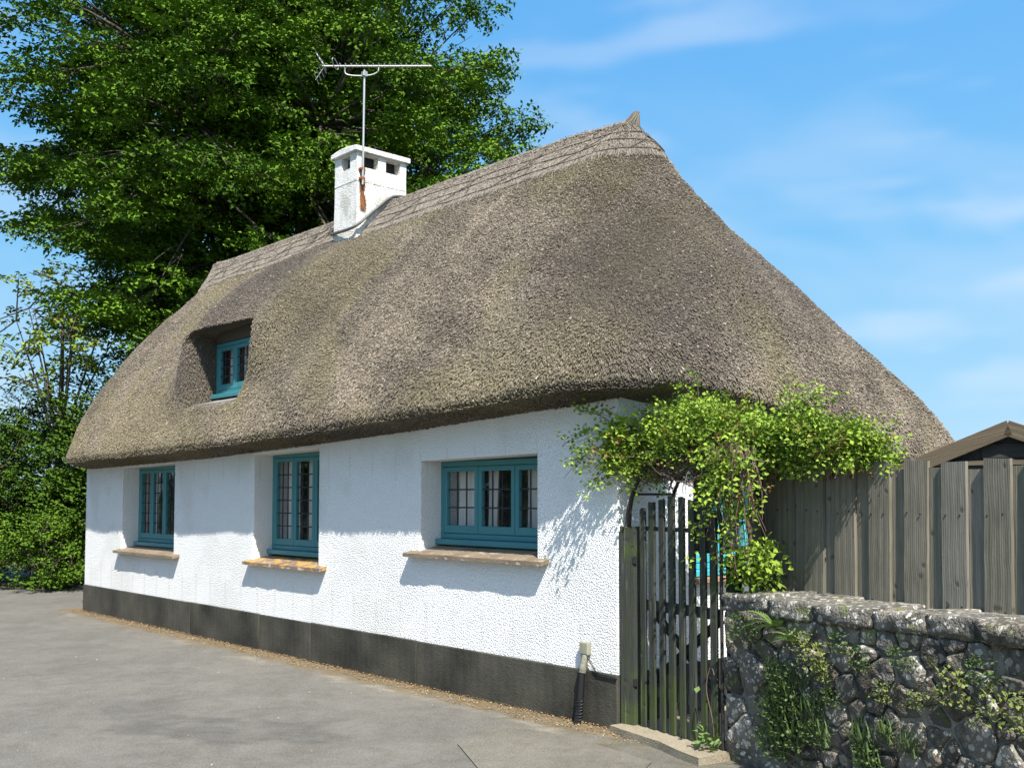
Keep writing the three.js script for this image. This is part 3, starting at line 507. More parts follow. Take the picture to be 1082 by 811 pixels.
// meter box with a taped pipe by the corner
{
  const t = thing('cable_box', 'small grey box with a black taped pipe below it at the wall corner', 'cable box', [-0.30, 0, 0]);
  part('box', box(0.085, 0.09, 0.045, 0, 0.545, 0.024, 0.006), M.boxGrey, t);
  part('conduit', tube([[0.005, 0.50, 0.03], [0.0, 0.45, 0.035], [-0.002, 0.37, 0.055]], 0.026, 0.028, 8, 10), M.boxGrey, t);
  part('taped_pipe', tube([[0, 0.385, 0.055], [-0.005, 0.25, 0.062], [-0.012, 0.14, 0.066], [-0.03, -0.02, 0.085]], 0.022, 0.026, 14, 10), M.tape, t);
  const rings = []; for (let i = 0; i < 7; i++) { const y = 0.04 + i * 0.022, g = new THREE.TorusGeometry(0.025 + 0.002 * (i % 3), 0.004, 5, 14); g.rotateX(Math.PI / 2 + 0.3); g.translate(-0.02 + y * 0.06, y, 0.078 - y * 0.07); rings.push(g); } part('tape_wrap', merge(rings), M.tape, t);
  part('cable', tube([[0.02, 0.495, 0.03], [0.06, 0.44, 0.025], [0.12, 0.385, 0.03], [0.25, 0.372, 0.03], [0.31, 0.36, 0.028]], 0.006, 0.006, 16, 5), M.tape, t);
}
// ---------------------------------------------------------------- gate, post, step and arch
const WD = V(0.975, 0, 0.221).normalize(), WN = V(-WD.z, 0, WD.x);           // along the garden wall and out of its face
const wallTurn = -Math.atan2(WD.z, WD.x);
const onWall = (s, y, o) => [1.0 + WD.x * s + WN.x * o, y, 0.1 + WD.z * s + WN.z * o];
const algae = (g, y0, seed) => {           // green growth in ragged patches near the damp foot of the timber
  const p = g.attributes.position, col = new Float32Array(p.count * 3);
  for (let i = 0; i < p.count; i++) { const y = p.getY(i) - y0, n = fbm(p.getX(i) * 19 + seed, p.getY(i) * 7, 3), k = sst(0.46, 0.56, n + 0.34 * sst(0.5, 0.0, y) - 0.17); col.set(mixc([1, 1, 1], [1.35, 1.6, 0.6], k), i * 3); }
  g.setAttribute('color', new THREE.BufferAttribute(col, 3)); return g;
};
const plank = (w, h, d, seed, top = 0) => {  // rough-sawn board, base at y = 0, many rows so that it can twist and wear
  const g = new THREE.BoxGeometry(w, h, d, 2, 18, 1), p = g.attributes.position, r = rng(seed * 31 + 5), bow = (r() - 0.5) * 0.008, tw = (r() - 0.5) * 0.03;
  for (let i = 0; i < p.count; i++) { const x = p.getX(i), y = p.getY(i), t = y / h + 0.5, e = (vn(y * 14 + seed * 3, Math.sign(x) * 4.5) - 0.5) * 0.004; p.setX(i, x + (Math.abs(x) > w * 0.4 ? e : 0) + bow * Math.sin(t * 3.1)); p.setZ(i, p.getZ(i) + tw * (t - 0.5) * x / w * 0.4); if (t > 0.98) p.setY(i, y + (vn(x * 40 + seed, 2) - 0.5) * 0.012 + top * x); }
  g.translate(0, h / 2, 0); g.computeVertexNormals(); return metreUV(g, seed * 0.173, seed * 0.419);
};
M.gateV = M.gate.clone(); M.gateV.vertexColors = true;
{
  const post = thing('gate_post', 'thick mossy timber post between the white wall and the gate', 'gate post', [0.075, 0, -0.065], 0.12);
  part('post', algae(plank(0.115, 1.43, 0.12, 3), 0, 3), M.gateV, post);
  part('hinge', merge([box(0.02, 0.05, 0.03, 0.062, 1.2, 0.05), box(0.02, 0.05, 0.03, 0.062, 0.35, 0.05)]), M.iron, post);
  const post2 = thing('gate_post', 'slim dark timber post between the gate and the rubble wall', 'gate post', [1.0, 0, 0.0], 0.1); part('post', algae(plank(0.07, 1.25, 0.08, 8), 0, 8), M.gateV, post2);
  const gate = thing('garden_gate', 'weathered dark picket gate with green algae at its foot', 'gate', [0.16, 0.06, -0.065], -0.185);
  const hs = [1.50, 1.55, 1.575, 1.585, 1.585, 1.575, 1.55, 1.5], gw = 0.80;
  hs.forEach((h, i) => part('picket', algae(plank(0.050 + 0.006 * (i % 2), h - (i % 3) * 0.008, 0.02, 40 + i), 0, 40 + i), M.gateV, gate, [0.055 + i * 0.103, 0, 0.022 + (i % 2) * 0.002]));
  for (const y of [0.25, 0.83, 1.36]) part('rail', metreUV(box(gw, y > 1 ? 0.03 : 0.07, 0.035, gw / 2, y, -0.008, 0.004, true, y)), M.gate, gate);
  for (const [a, b] of [[[0.04, 0.27], [0.78, 0.80]], [[0.04, 0.80], [0.78, 0.27]]]) { const dx = b[0] - a[0], dy = b[1] - a[1], g = box(Math.hypot(dx, dy), 0.06, 0.022, 0, 0, 0, 0.003, true); g.rotateZ(Math.atan2(dy, dx)); g.translate((a[0] + b[0]) / 2, (a[1] + b[1]) / 2, dy > 0 ? -0.038 : -0.062); part('brace', g, M.gate, gate); }
  const st = new THREE.BoxGeometry(1.02, 0.07, 0.5, 14, 1, 7), p = st.attributes.position;
  for (let i = 0; i < p.count; i++) { const x = p.getX(i), z = p.getZ(i); p.setY(i, p.getY(i) + 0.012 * (fbm(x * 4, z * 4, 3) - 0.5)); p.setZ(i, z + (z > 0.2 ? 0.06 * (fbm(x * 5 + 2, 1, 3) - 0.5) + x * 0.09 : 0)); }
  st.computeVertexNormals(); const step = part('doorstep', metreUV(st, 0.2, 0.5), M.concrete, scene, [0.55, 0.018, -0.02], [0, -0.19, 0]); step.name = numbered('doorstep'); tag(step, 'pale worn concrete step under the picket gate', 'step');
  const arch = thing('garden_arch', 'thin dark double-hooped arch above the picket gate carrying the climber', 'arch', [0, 0, 0]);
  for (const [o, nm] of [[0.03, 'hoop'], [-0.34, 'hoop']]) { const pts = []; for (let i = 0; i <= 18; i++) { const t = i / 18, a = Math.PI * (1 - t), x = 0.53 + 0.46 * Math.cos(a), y = 1.46 + 0.47 * Math.sin(a); pts.push([x - 0.17 * o, y, -0.07 + 0.185 * (x - 0.16) + o]); } part(nm, tube([[pts[0][0], 0.02, pts[0][2]], [pts[0][0], 0.7, pts[0][2]], ...pts, [pts[18][0], 0.9, pts[18][2]], [pts[18][0], 0.02, pts[18][2]]], 0.013, 0.013, 60, 6), M.iron, arch); }
  for (const [x, y] of [[0.13, 1.66], [0.33, 1.88], [0.53, 1.93], [0.73, 1.88]]) part('cross_bar', rod([x, y, -0.04 + 0.185 * (x - 0.16)], [x + 0.06, y, -0.41 + 0.185 * (x - 0.16)], 0.008), M.iron, arch);
}
// ---------------------------------------------------------------- garden path behind the gate
{ const g = metreUV(new THREE.BoxGeometry(1.3, 0.04, 4.4)); tag(part('path', g, M.concrete, scene, [0.66, -0.008, -2.45]), 'narrow concrete path behind the gate beside the cottage', 'path', null, 'structure'); }

// ---------------------------------------------------------------- rubble garden wall
const stoneWall = thing('stone_wall', 'low rubble stone wall with lichen and weeds growing from it', 'stone wall', [1.0, 0, 0.1], wallTurn);
{
  const Lw = 3.3, T = 0.46;
  { const g = new THREE.BoxGeometry(Lw - 0.04, 0.97, T - 0.1, 90, 30, 2), p = g.attributes.position; for (let i = 0; i < p.count; i++) { const z = p.getZ(i); if (z > 0.1) p.setZ(i, z + 0.045 * (fbm(p.getX(i) * 9, p.getY(i) * 9, 4) - 0.5)); } g.computeVertexNormals(); part('mortar', metreUV(g), M.mortar, stoneWall, [Lw / 2 + 0.02, 0.48, -T / 2 + 0.046]); }
  const r = rng(4711);
  const stone = (w, h, d, seed, flat = 0.72) => {      // irregular block with broken edges
    const g0 = new THREE.BoxGeometry(2, 2, 2, 7, 6, 3), p = g0.attributes.position, v = V(), rr = rng(seed), ex = [0, 0, 0, 0].map(() => (rr() - 0.5) * 0.24);
    for (let i = 0; i < p.count; i++) {
      v.fromBufferAttribute(p, i); const q = v.clone(), l = Math.pow(Math.abs(q.x) ** 5 + Math.abs(q.y) ** 5 + Math.abs(q.z) ** 5, 0.2); q.divideScalar(l || 1); v.lerp(q, flat);
      const n = (n3(v.x + seed, v.y, v.z + seed * 0.7, 1.1, 3) - 0.5) * 0.42 + (n3(v.x + seed, v.y, v.z, 3.1, 2) - 0.5) * 0.14, k = 1 + n;
      const sx = 1 + ex[0] * v.y, sy = 1 + ex[1] * v.x; p.setXYZ(i, v.x * k * sx * w / 2, (v.y * k * sy + ex[2] * v.x * 0.5) * h / 2, v.z * (1 + n * 0.7) * d / 2);
    }
    let g = mergeVertices((() => { const c = g0.clone(); c.deleteAttribute('uv'); c.deleteAttribute('normal'); return c; })(), 1e-4); g.computeVertexNormals(); return metreUV(g, seed * 0.37, seed * 0.61);
  };
  // fitted rubble: irregular cells of uneven size, each stone with its own broken face
  const seeds = []; let tries = 0;
  while (tries++ < 9000) { const x = r() * Lw, y = r() * 0.93, big = r() < 0.22 ? 0.125 : 0.045 + 0.06 * r(), q = x < 0.32 ? 0.125 : big; if (seeds.every((k) => Math.hypot((k.x - x) / 1.6, k.y - y) > (k.q + q) * 0.62)) seeds.push({ x, y, q }); }
  for (const sd of seeds) {
    let poly = [[-0.005, -0.02], [Lw, -0.02], [Lw, 0.945], [-0.005, 0.945]];
    for (const o of seeds) {               // clip by the weighted bisector with every neighbour
      if (o === sd || Math.abs(o.x - sd.x) > 0.75 || Math.abs(o.y - sd.y) > 0.55) continue;
      const dx = o.x - sd.x, dy = o.y - sd.y, l = Math.hypot(dx, dy), nx = dx / l, ny = dy / l, mid = l * sd.q / (sd.q + o.q) - 0.003, f = (a) => (a[0] - sd.x) * nx + (a[1] - sd.y) * ny - mid, out = [];
      poly.forEach((a, i) => { const b = poly[(i + 1) % poly.length], fa = f(a), fb = f(b); if (fa <= 0) out.push(a); if (fa * fb < 0) { const t = fa / (fa - fb); out.push([lerp(a[0], b[0], t), lerp(a[1], b[1], t)]); } }); poly = out; if (poly.length < 3) break;
    }
    if (poly.length < 3) continue;
    const cx = poly.reduce((q, a) => q + a[0], 0) / poly.length, cy = poly.reduce((q, a) => q + a[1], 0) / poly.length, A = 26, rings = [0.0, 0.3, 0.55, 0.75, 0.88, 0.96, 1.0], edge = [], seed = sd.x * 31 + sd.y * 17;
    for (let k = 0; k < A; k++) { const a = (k / A) * 6.2832, ux = Math.cos(a), uy = Math.sin(a); let best = 1; poly.forEach((p, i) => { const q = poly[(i + 1) % poly.length], ex = q[0] - p[0], ey = q[1] - p[1], den = ux * ey - uy * ex; if (Math.abs(den) < 1e-9) return; const t = ((p[0] - cx) * ey - (p[1] - cy) * ex) / den, u = ((p[0] - cx) * uy - (p[1] - cy) * ux) / den; if (t > 0 && u >= -1e-6 && u <= 1 + 1e-6) best = Math.min(best, t); }); edge.push(best * (0.95 + 0.07 * vn(k * 0.7 + seed, 5))); }
    const sm = edge.map((e, k) => 0.08 * edge[(k + A - 1) % A] + 0.84 * e + 0.08 * edge[(k + 1) % A]), pos = [], idx = [], tx = (r() - 0.5) * 0.35, ty = (r() - 0.5) * 0.3 + 0.06, proud = (r() - 0.5) * 0.022;
    rings.forEach((t) => { for (let k = 0; k < A; k++) { const a = (k / A) * 6.2832, e = sm[k] * t, x = Math.cos(a) * e, y = Math.sin(a) * e, n = (n3(x + seed, y, seed, 6, 3) - 0.5) * 0.05 + (n3(x + seed, y, seed, 19, 2) - 0.5) * 0.022; pos.push(x, y, 0.035 + proud + x * tx + y * ty + n * (1 - t ** 6) - 0.026 * t ** 14); } });
    for (let k = 0; k < A; k++) { const a = (k / A) * 6.2832; pos.push(Math.cos(a) * sm[k] * 0.96, Math.sin(a) * sm[k] * 0.96, -0.12); }
    for (let j2 = 0; j2 < rings.length; j2++) for (let k = 0; k < A; k++) { const a = j2 * A + k, b = j2 * A + (k + 1) % A, c = a + A, d = b + A; if (j2) idx.push(a, d, b); idx.push(a, c, d); }
    let g = new THREE.BufferGeometry(); g.setAttribute('position', new THREE.Float32BufferAttribute(pos, 3)); g.setIndex(idx); g.computeVertexNormals(); g = metreUV(g, seed * 0.37, seed * 0.61);
    part('stone', g, M.stones[Math.floor(r() * 5)], stoneWall, [cx, cy, -0.012]);
  }
  // capping stones bedded on top
  let x = -0.02; while (x < Lw) { const w = 0.20 + 0.26 * r(), h = 0.105 + 0.025 * r(); part('capping_stone', stone(w * 1.1, h, T + 0.06, 900 + x * 31, 0.5), M.stones[[0, 4, 1, 0, 2][Math.floor(r() * 5)]], stoneWall, [x + w / 2, 0.985 + 0.012 * r(), -T / 2 + 0.015 + (r() - 0.5) * 0.03], [(r() - 0.5) * 0.08, 0, (r() - 0.5) * 0.09]); x += w + 0.004; }
}
// ---------------------------------------------------------------- board fence
const fence = thing('board_fence', 'weathered grey hit-and-miss board fence standing above the rubble wall', 'fence', onWall(0, 0, -0.42), wallTurn);
{
  const r = rng(88), mats = [M.wood, M.woodB, M.woodC];
  for (let i = 0; i < 15; i++) {
    const s = 0.13 + i * 0.2545, h = 1.0 + (r() - 0.5) * 0.022;
    part('board', plank(0.150 + r() * 0.012, h, 0.022, 100 + i, (r() - 0.5) * 0.06), mats[Math.floor(r() * 3)], fence, [s, 0.845, 0.033], [0.012 * (r() - 0.5), 0.03 * (r() - 0.5), -0.012 + 0.012 * (r() - 0.5)]);
    part('board', plank(0.165, h - 0.035 - r() * 0.015, 0.022, 150 + i, (r() - 0.5) * 0.05), mats[Math.floor(r() * 3)], fence, [s + 0.127, 0.845, 0.010], [0.01 * (r() - 0.5), 0.03 * (r() - 0.5), -0.012 + 0.01 * (r() - 0.5)]);
  }
  part('board', plank(0.165, 0.96, 0.022, 149, 0.02), M.woodC, fence, [0.003, 0.845, 0.010]); part('board', plank(0.15, 1.0, 0.022, 99, 0.02), M.woodB, fence, [-0.12, 0.845, 0.033]);
  for (const y of [1.05, 1.55]) part('rail', box(3.9, 0.075, 0.052, 1.95, y, -0.03, 0.004, true), M.woodB, fence);
  for (const x of [0.0, 1.9, 3.8]) part('post', box(0.09, 1.75, 0.09, x, 0.875, -0.11, 0.006), M.woodC, fence);
  const hg = new THREE.CylinderGeometry(0.005, 0.005, 0.004, 6); hg.rotateX(Math.PI / 2); const nails = []; for (let i = 0; i < 15; i++) for (const y of [1.05, 1.55]) for (const o of [-0.045, 0.045]) { const g = hg.clone(); g.translate(0.13 + i * 0.2545 + o, y + (r() - 0.5) * 0.02, 0.046); nails.push(g); } part('nails', merge(nails), M.iron, fence);
}
// ---------------------------------------------------------------- garden shed
{
  const t = thing('garden_shed', 'small dark timber shed with brown bargeboards behind the fence', 'shed', [1.50, 0, -3.02], 0.2);
  const hw = 0.90, ph = 2.17, eh = 1.81, dp = 1.5;
  const s = new THREE.Shape(); s.moveTo(-hw, 0); s.lineTo(hw, 0); s.lineTo(hw, eh); s.lineTo(0, ph); s.lineTo(-hw, eh); s.closePath();
  const g = new THREE.ExtrudeGeometry(s, { depth: dp, bevelEnabled: false }); g.translate(0, 0, -dp); part('wall', metreUV(g), M.shedWall, t);
  for (let i = 0; i < 17; i++) { const y = 0.06 + i * 0.122, w = y + 0.06 < eh ? hw * 2 + 0.01 : 2 * (ph - y - 0.06) / (ph - eh) * hw - 0.06; if (w > 0.2) part('cladding_board', box(w, 0.114, 0.014, 0, y, 0.008, 0.003, true, i), M.shedWall, t); }
  part('trim', box(1.3, 0.035, 0.022, 0, 1.915, 0.027, 0.003, true), M.shedBarge, t);
  const sl = Math.atan2(ph - eh, hw), len = Math.hypot(hw, ph - eh) + 0.14;
  for (const q of [-1, 1]) {
    let b = box(len, 0.125, 0.022, len / 2, -0.035, 0, 0.003, true, q + 2); b.rotateZ(-sl); if (q < 0) { b.scale(-1, 1, 1); b = metreUV(b, 0.4, 0.2, true); const p = b.attributes.position; for (let i = 0; i < p.count; i += 3) { const a = [p.getX(i), p.getY(i), p.getZ(i)]; p.setXYZ(i, p.getX(i + 1), p.getY(i + 1), p.getZ(i + 1)); p.setXYZ(i + 1, ...a); } b.computeVertexNormals(); } b.translate(0, ph + 0.055, 0.07); part('bargeboard', b, M.shedBarge, t);
    const f = box(len, 0.03, dp + 0.16); f.translate(len / 2, 0.026, 0); const m = part('roof', f, M.felt, t, [0, ph + 0.02, -dp / 2 - 0.022], [0, q < 0 ? Math.PI : 0, 0]); m.geometry.rotateZ(-sl);
  }
}

// ---------------------------------------------------------------- foliage
const leafGeo = (l, w, fold = 0.25) => { const g = new THREE.BufferGeometry(); g.setAttribute('position', new THREE.Float32BufferAttribute([0, 0, 0, w / 2, fold * w, l * 0.45, 0, 0, l * 0.5, -w / 2, fold * w, l * 0.45, 0, -0.08 * l, l], 3)); g.setIndex([0, 2, 1, 0, 3, 2, 1, 2, 4, 2, 3, 4]); g.computeVertexNormals(); return g; };
function spray(n, len, l, w, seed, flat = 0.5) {   // a twig's worth of leaves, twig along z
  const r = rng(seed), list = [];
  for (let i = 0; i < n; i++) { const t = (i + r() * 0.6) / n, g = leafGeo(l * (0.7 + 0.5 * r()), w * (0.75 + 0.4 * r())); g.rotateX((r() - 0.5) * 1.3); g.rotateZ((r() - 0.5) * 1.5); g.rotateY((i % 2 ? 1 : -1) * (0.5 + r() * 0.9)); g.translate((r() - 0.5) * len * flat, (r() - 0.5) * len * flat * 0.5, t * len); list.push(g); }
  const m = mergeGeometries(list); m.deleteAttribute('uv'); return m;
}
const spraysBig = [spray(15, 0.42, 0.115, 0.062, 1), spray(13, 0.36, 0.125, 0.068, 2)];
const sprayDense = spray(16, 0.30, 0.10, 0.065, 3, 0.9), sprayVine = spray(7, 0.17, 0.058, 0.044, 4, 0.7);
const UPV = V(0, 1, 0);
function leaves(parent, name, geo, mat, items) {     // items: {p, d, s, c}
  const im = new THREE.InstancedMesh(geo, mat, items.length), m = new THREE.Matrix4(), X = V(), Y = V(), Z = V(), c = new THREE.Color(); im.name = name; im.userData.kind = 'stuff';
  items.forEach((o, i) => { Z.copy(o.d).normalize(); X.crossVectors(o.up ?? UPV, Z); if (X.lengthSq() < 1e-4) X.set(1, 0, 0); X.normalize(); Y.crossVectors(Z, X); m.makeBasis(X.multiplyScalar(o.s), Y.multiplyScalar(o.s), Z.multiplyScalar(o.s)).setPosition(o.p); im.setMatrixAt(i, m); c.setRGB(...o.c); im.setColorAt(i, c); });
  parent.add(im); return im;
}
function makeTree(o) {
  const r = rng(o.seed), t = thing(o.name, o.label, o.category ?? 'tree', o.at, 0, o.group), C = V(...o.crown), Rr = V(...o.radii), clumps = [];
  let guard = 0;
  while (clumps.length < o.clumps && guard++ < 20000) {
    const d = V(r() * 2 - 1, r() * 2 - 1, r() * 2 - 1); const l = d.length(); if (l > 1 || l < 0.05) continue; if (l < o.hollow && r() < (o.fill ?? 0.82)) continue; const rim = o.rim && l > o.rim;
    const p = d.clone().multiply(Rr).add(C); if (o.keep && !o.keep(p, d, r)) continue;
    const rad = rim ? 0.38 + 0.42 * r() : o.clumpR[0] + (o.clumpR[1] - o.clumpR[0]) * r(); if (clumps.some((k) => k.p.distanceTo(p) < (k.rad + rad) * (rim ? 0.66 : o.gap))) continue; clumps.push({ p, rad, d });
  }
  const top = V(o.lean?.[0] ?? 0, C.y + Rr.y * 0.55, o.lean?.[1] ?? 0), wood = [tube([[0, -0.1, 0], [top.x * 0.1 + 0.05, C.y * 0.3, 0.05], [top.x * 0.4, C.y * 0.75, top.z * 0.4], top], o.trunk, o.trunk * 0.16, 12, 9)];
  const nL = o.limbs, limbs = []; for (let i = 0; i < nL; i++) { const a = (i / nL) * 6.283 * 2.4 + r(), e = -0.1 + r() * 0.9, len = (o.reach ?? 0.6) + 0.2 * r(); const end = V(Math.cos(a) * Rr.x * len * Math.cos(e), C.y + Math.sin(e) * Rr.y * len, Math.sin(a) * Rr.z * len * Math.cos(e)); end.x += C.x; end.z += C.z; const y0 = Math.max(o.fork ?? C.y * 0.3, end.y * 0.45), s = V(top.x * y0 / top.y * 0.6, y0, top.z * y0 / top.y * 0.6), mid = s.clone().lerp(end, 0.5); mid.y += 0.3 - r() * 0.5; limbs.push({ s, mid, end }); wood.push(tube([s, mid, end], o.trunk * 0.34, o.trunk * 0.07, 7, 6)); }
  for (const k of clumps) { let best = null, bd = 1e9; for (const l of limbs) for (const q of [0.45, 0.7, 1]) { const a = q < 0.7 ? l.mid : q < 1 ? l.mid.clone().lerp(l.end, 0.5) : l.end, dd = a.distanceTo(k.p); if (dd < bd) { bd = dd; best = a; } } const m = best.clone().lerp(k.p, 0.5); m.y += (r() - 0.4) * 0.25 * bd * 0.4; wood.push(tube([best, m, k.p], o.trunk * 0.09 + 0.008, 0.008, 5, 5)); k.from = best; if (k.rad > 0.3) for (let q = 0; q < 4; q++) { const e = V(r() - 0.5, (r() - 0.5) * 0.6, r() - 0.5).multiplyScalar(k.rad * 1.9).add(k.p); wood.push(tube([m.clone().lerp(k.p, r()), m.clone().lerp(e, 0.6), e], 0.012, 0.004, 3, 4)); } }
  part('trunk', merge(wood), M.bark, t);
  const items = [[], []];
  for (const k of clumps) {
    const n = Math.round(o.density * k.rad * k.rad), tone = r(); const out = k.p.clone().sub(C).setY(0).normalize();
    for (let i = 0; i < n; i++) {
      const d = V(r() * 2 - 1, r() * 2 - 1, r() * 2 - 1); if (d.length() > 1) { i--; continue; } const p = d.clone().multiply(V(k.rad, k.rad * (o.flat ?? 0.5), k.rad)); const dir = V(p.x, 0, p.z).normalize().multiplyScalar(0.8).addScaledVector(out, 0.7); dir.y = -0.2 + (r() - 0.5) * 0.7; dir.x += (r() - 0.5) * 0.9; dir.z += (r() - 0.5) * 0.9; p.add(k.p); p.y -= 0.22 * d.x * d.x * k.rad + 0.22 * d.z * d.z * k.rad;
      const b = clamp(r() * 0.5 + tone * 0.5); items[i & 1].push({ p, d: dir, s: (o.leaf ?? 1) * (0.75 + 0.5 * r()), c: mixc(o.dark, o.light, b) });
    }
  }
  const cr = grp('crown', t); items.forEach((it, i) => leaves(cr, 'leaf_sprays', o.geo?.[i] ?? spraysBig[i], M.leaf, it));
  return t;
}
const DK = [0.022, 0.058, 0.006], LT = [0.14, 0.255, 0.02];
// the great tree behind the cottage
makeTree({ name: 'broadleaf_tree', label: 'huge dense broadleaf tree towering behind the thatched roof', seed: 12, at: [-16.55, 0, -6.25], crown: [0.0, 9.1, 0.0], radii: [5.9, 6.6, 5.9], rim: 0.72, fill: 0.55, reach: 0.4, clumps: 560, hollow: 0.45, clumpR: [0.6, 1.3], gap: 0.36, trunk: 0.45, limbs: 18, fork: 2.6, density: 105, keep: (p) => { const lat = p.x * 0.669 - p.z * 0.743; return !(lat < -4.2 && p.y > 10.6) && !(lat < -3.2 && p.y < 7.7) && !(lat < -2.6 && p.y < 4.6); }, dark: DK, light: LT, flat: 0.42 });
makeTree({ name: 'young_tree', label: 'sparse pale-leaved young tree above the dark hedge', seed: 31, at: [-16.6, 0, -1.7], crown: [0, 5.0, 0], radii: [1.9, 1.5, 1.6], clumps: 30, hollow: 0.2, clumpR: [0.3, 0.6], gap: 0.55, trunk: 0.11, limbs: 7, fork: 2.4, density: 42, dark: [0.08, 0.13, 0.016], light: [0.24, 0.30, 0.035], flat: 0.4 });
for (const [x, z, cy, rr, sd, lab] of [[-15.2, -2.6, 2.0, [1.7, 1.9, 1.4], 51, 'dark rounded hedge bush closest to the cottage end wall'], [-17.0, -1.6, 2.1, [1.8, 1.7, 1.5], 53, 'tall leafy hedge bush under the sparse young tree'], [-18.6, 0.6, 1.8, [2.0, 1.9, 1.6], 55, 'spreading hedge bush at the far bend of the lane']])
  makeTree({ name: 'hedge_bush', label: lab, category: 'bush', group: 'hedge bushes at the bend of the lane', seed: sd, at: [x, 0, z], crown: [0, cy - 0.1, 0], radii: rr, clumps: 110, keep: (p) => n3(p.x + sd, p.y, p.z, 1.1, 2) > 0.43, hollow: 0.45, clumpR: [0.26, 0.6], gap: 0.45, trunk: 0.09, limbs: 8, fork: 0.3, density: 150, dark: [0.016, 0.042, 0.005], light: [0.085, 0.16, 0.015], flat: 0.8, leaf: 0.8, geo: [sprayDense, sprayDense] });
for (const [x, z, s, sd] of [[-14.6, -0.75, 0.8, 61], [-16.3, 0.25, 1.0, 63], [-17.9, 1.4, 0.9, 65]])
  makeTree({ name: 'hedge_shrub', label: 'low bright green shrub spilling from the hedge foot onto the lane', category: 'shrub', group: 'low shrubs at the hedge foot', seed: sd, at: [x, 0, z], crown: [0, 0.75 * s, 0], radii: [1.1 * s, 0.95 * s, 0.8 * s], clumps: 46, keep: (p) => n3(p.x + sd, p.y, p.z, 1.6, 2) > 0.46, hollow: 0.3, clumpR: [0.16, 0.36], gap: 0.5, trunk: 0.05, limbs: 6, fork: 0.1, density: 260, dark: [0.025, 0.062, 0.006], light: [0.13, 0.23, 0.02], flat: 0.8, leaf: 0.65, geo: [sprayDense, sprayDense] });
// trees over the lane, mirrored in the window panes
for (const [x, z, s, sd] of [[-14, 9.5, 1.0, 71], [-20.5, 7.6, 1.15, 73], [-8.8, 10.2, 0.85, 75]])
  makeTree({ name: 'lane_tree', label: 'round-headed tree on the far side of the lane facing the windows', group: 'trees across the lane', seed: sd, at: [x, 0, z], crown: [0, 3.0 * s, 0], radii: [2.7 * s, 2.6 * s, 2.2 * s], clumps: 70, hollow: 0.5, clumpR: [0.55, 0.95], gap: 0.42, trunk: 0.2, limbs: 8, fork: 0.8, density: 50, dark: DK, light: LT, flat: 0.5, leaf: 1.25 });

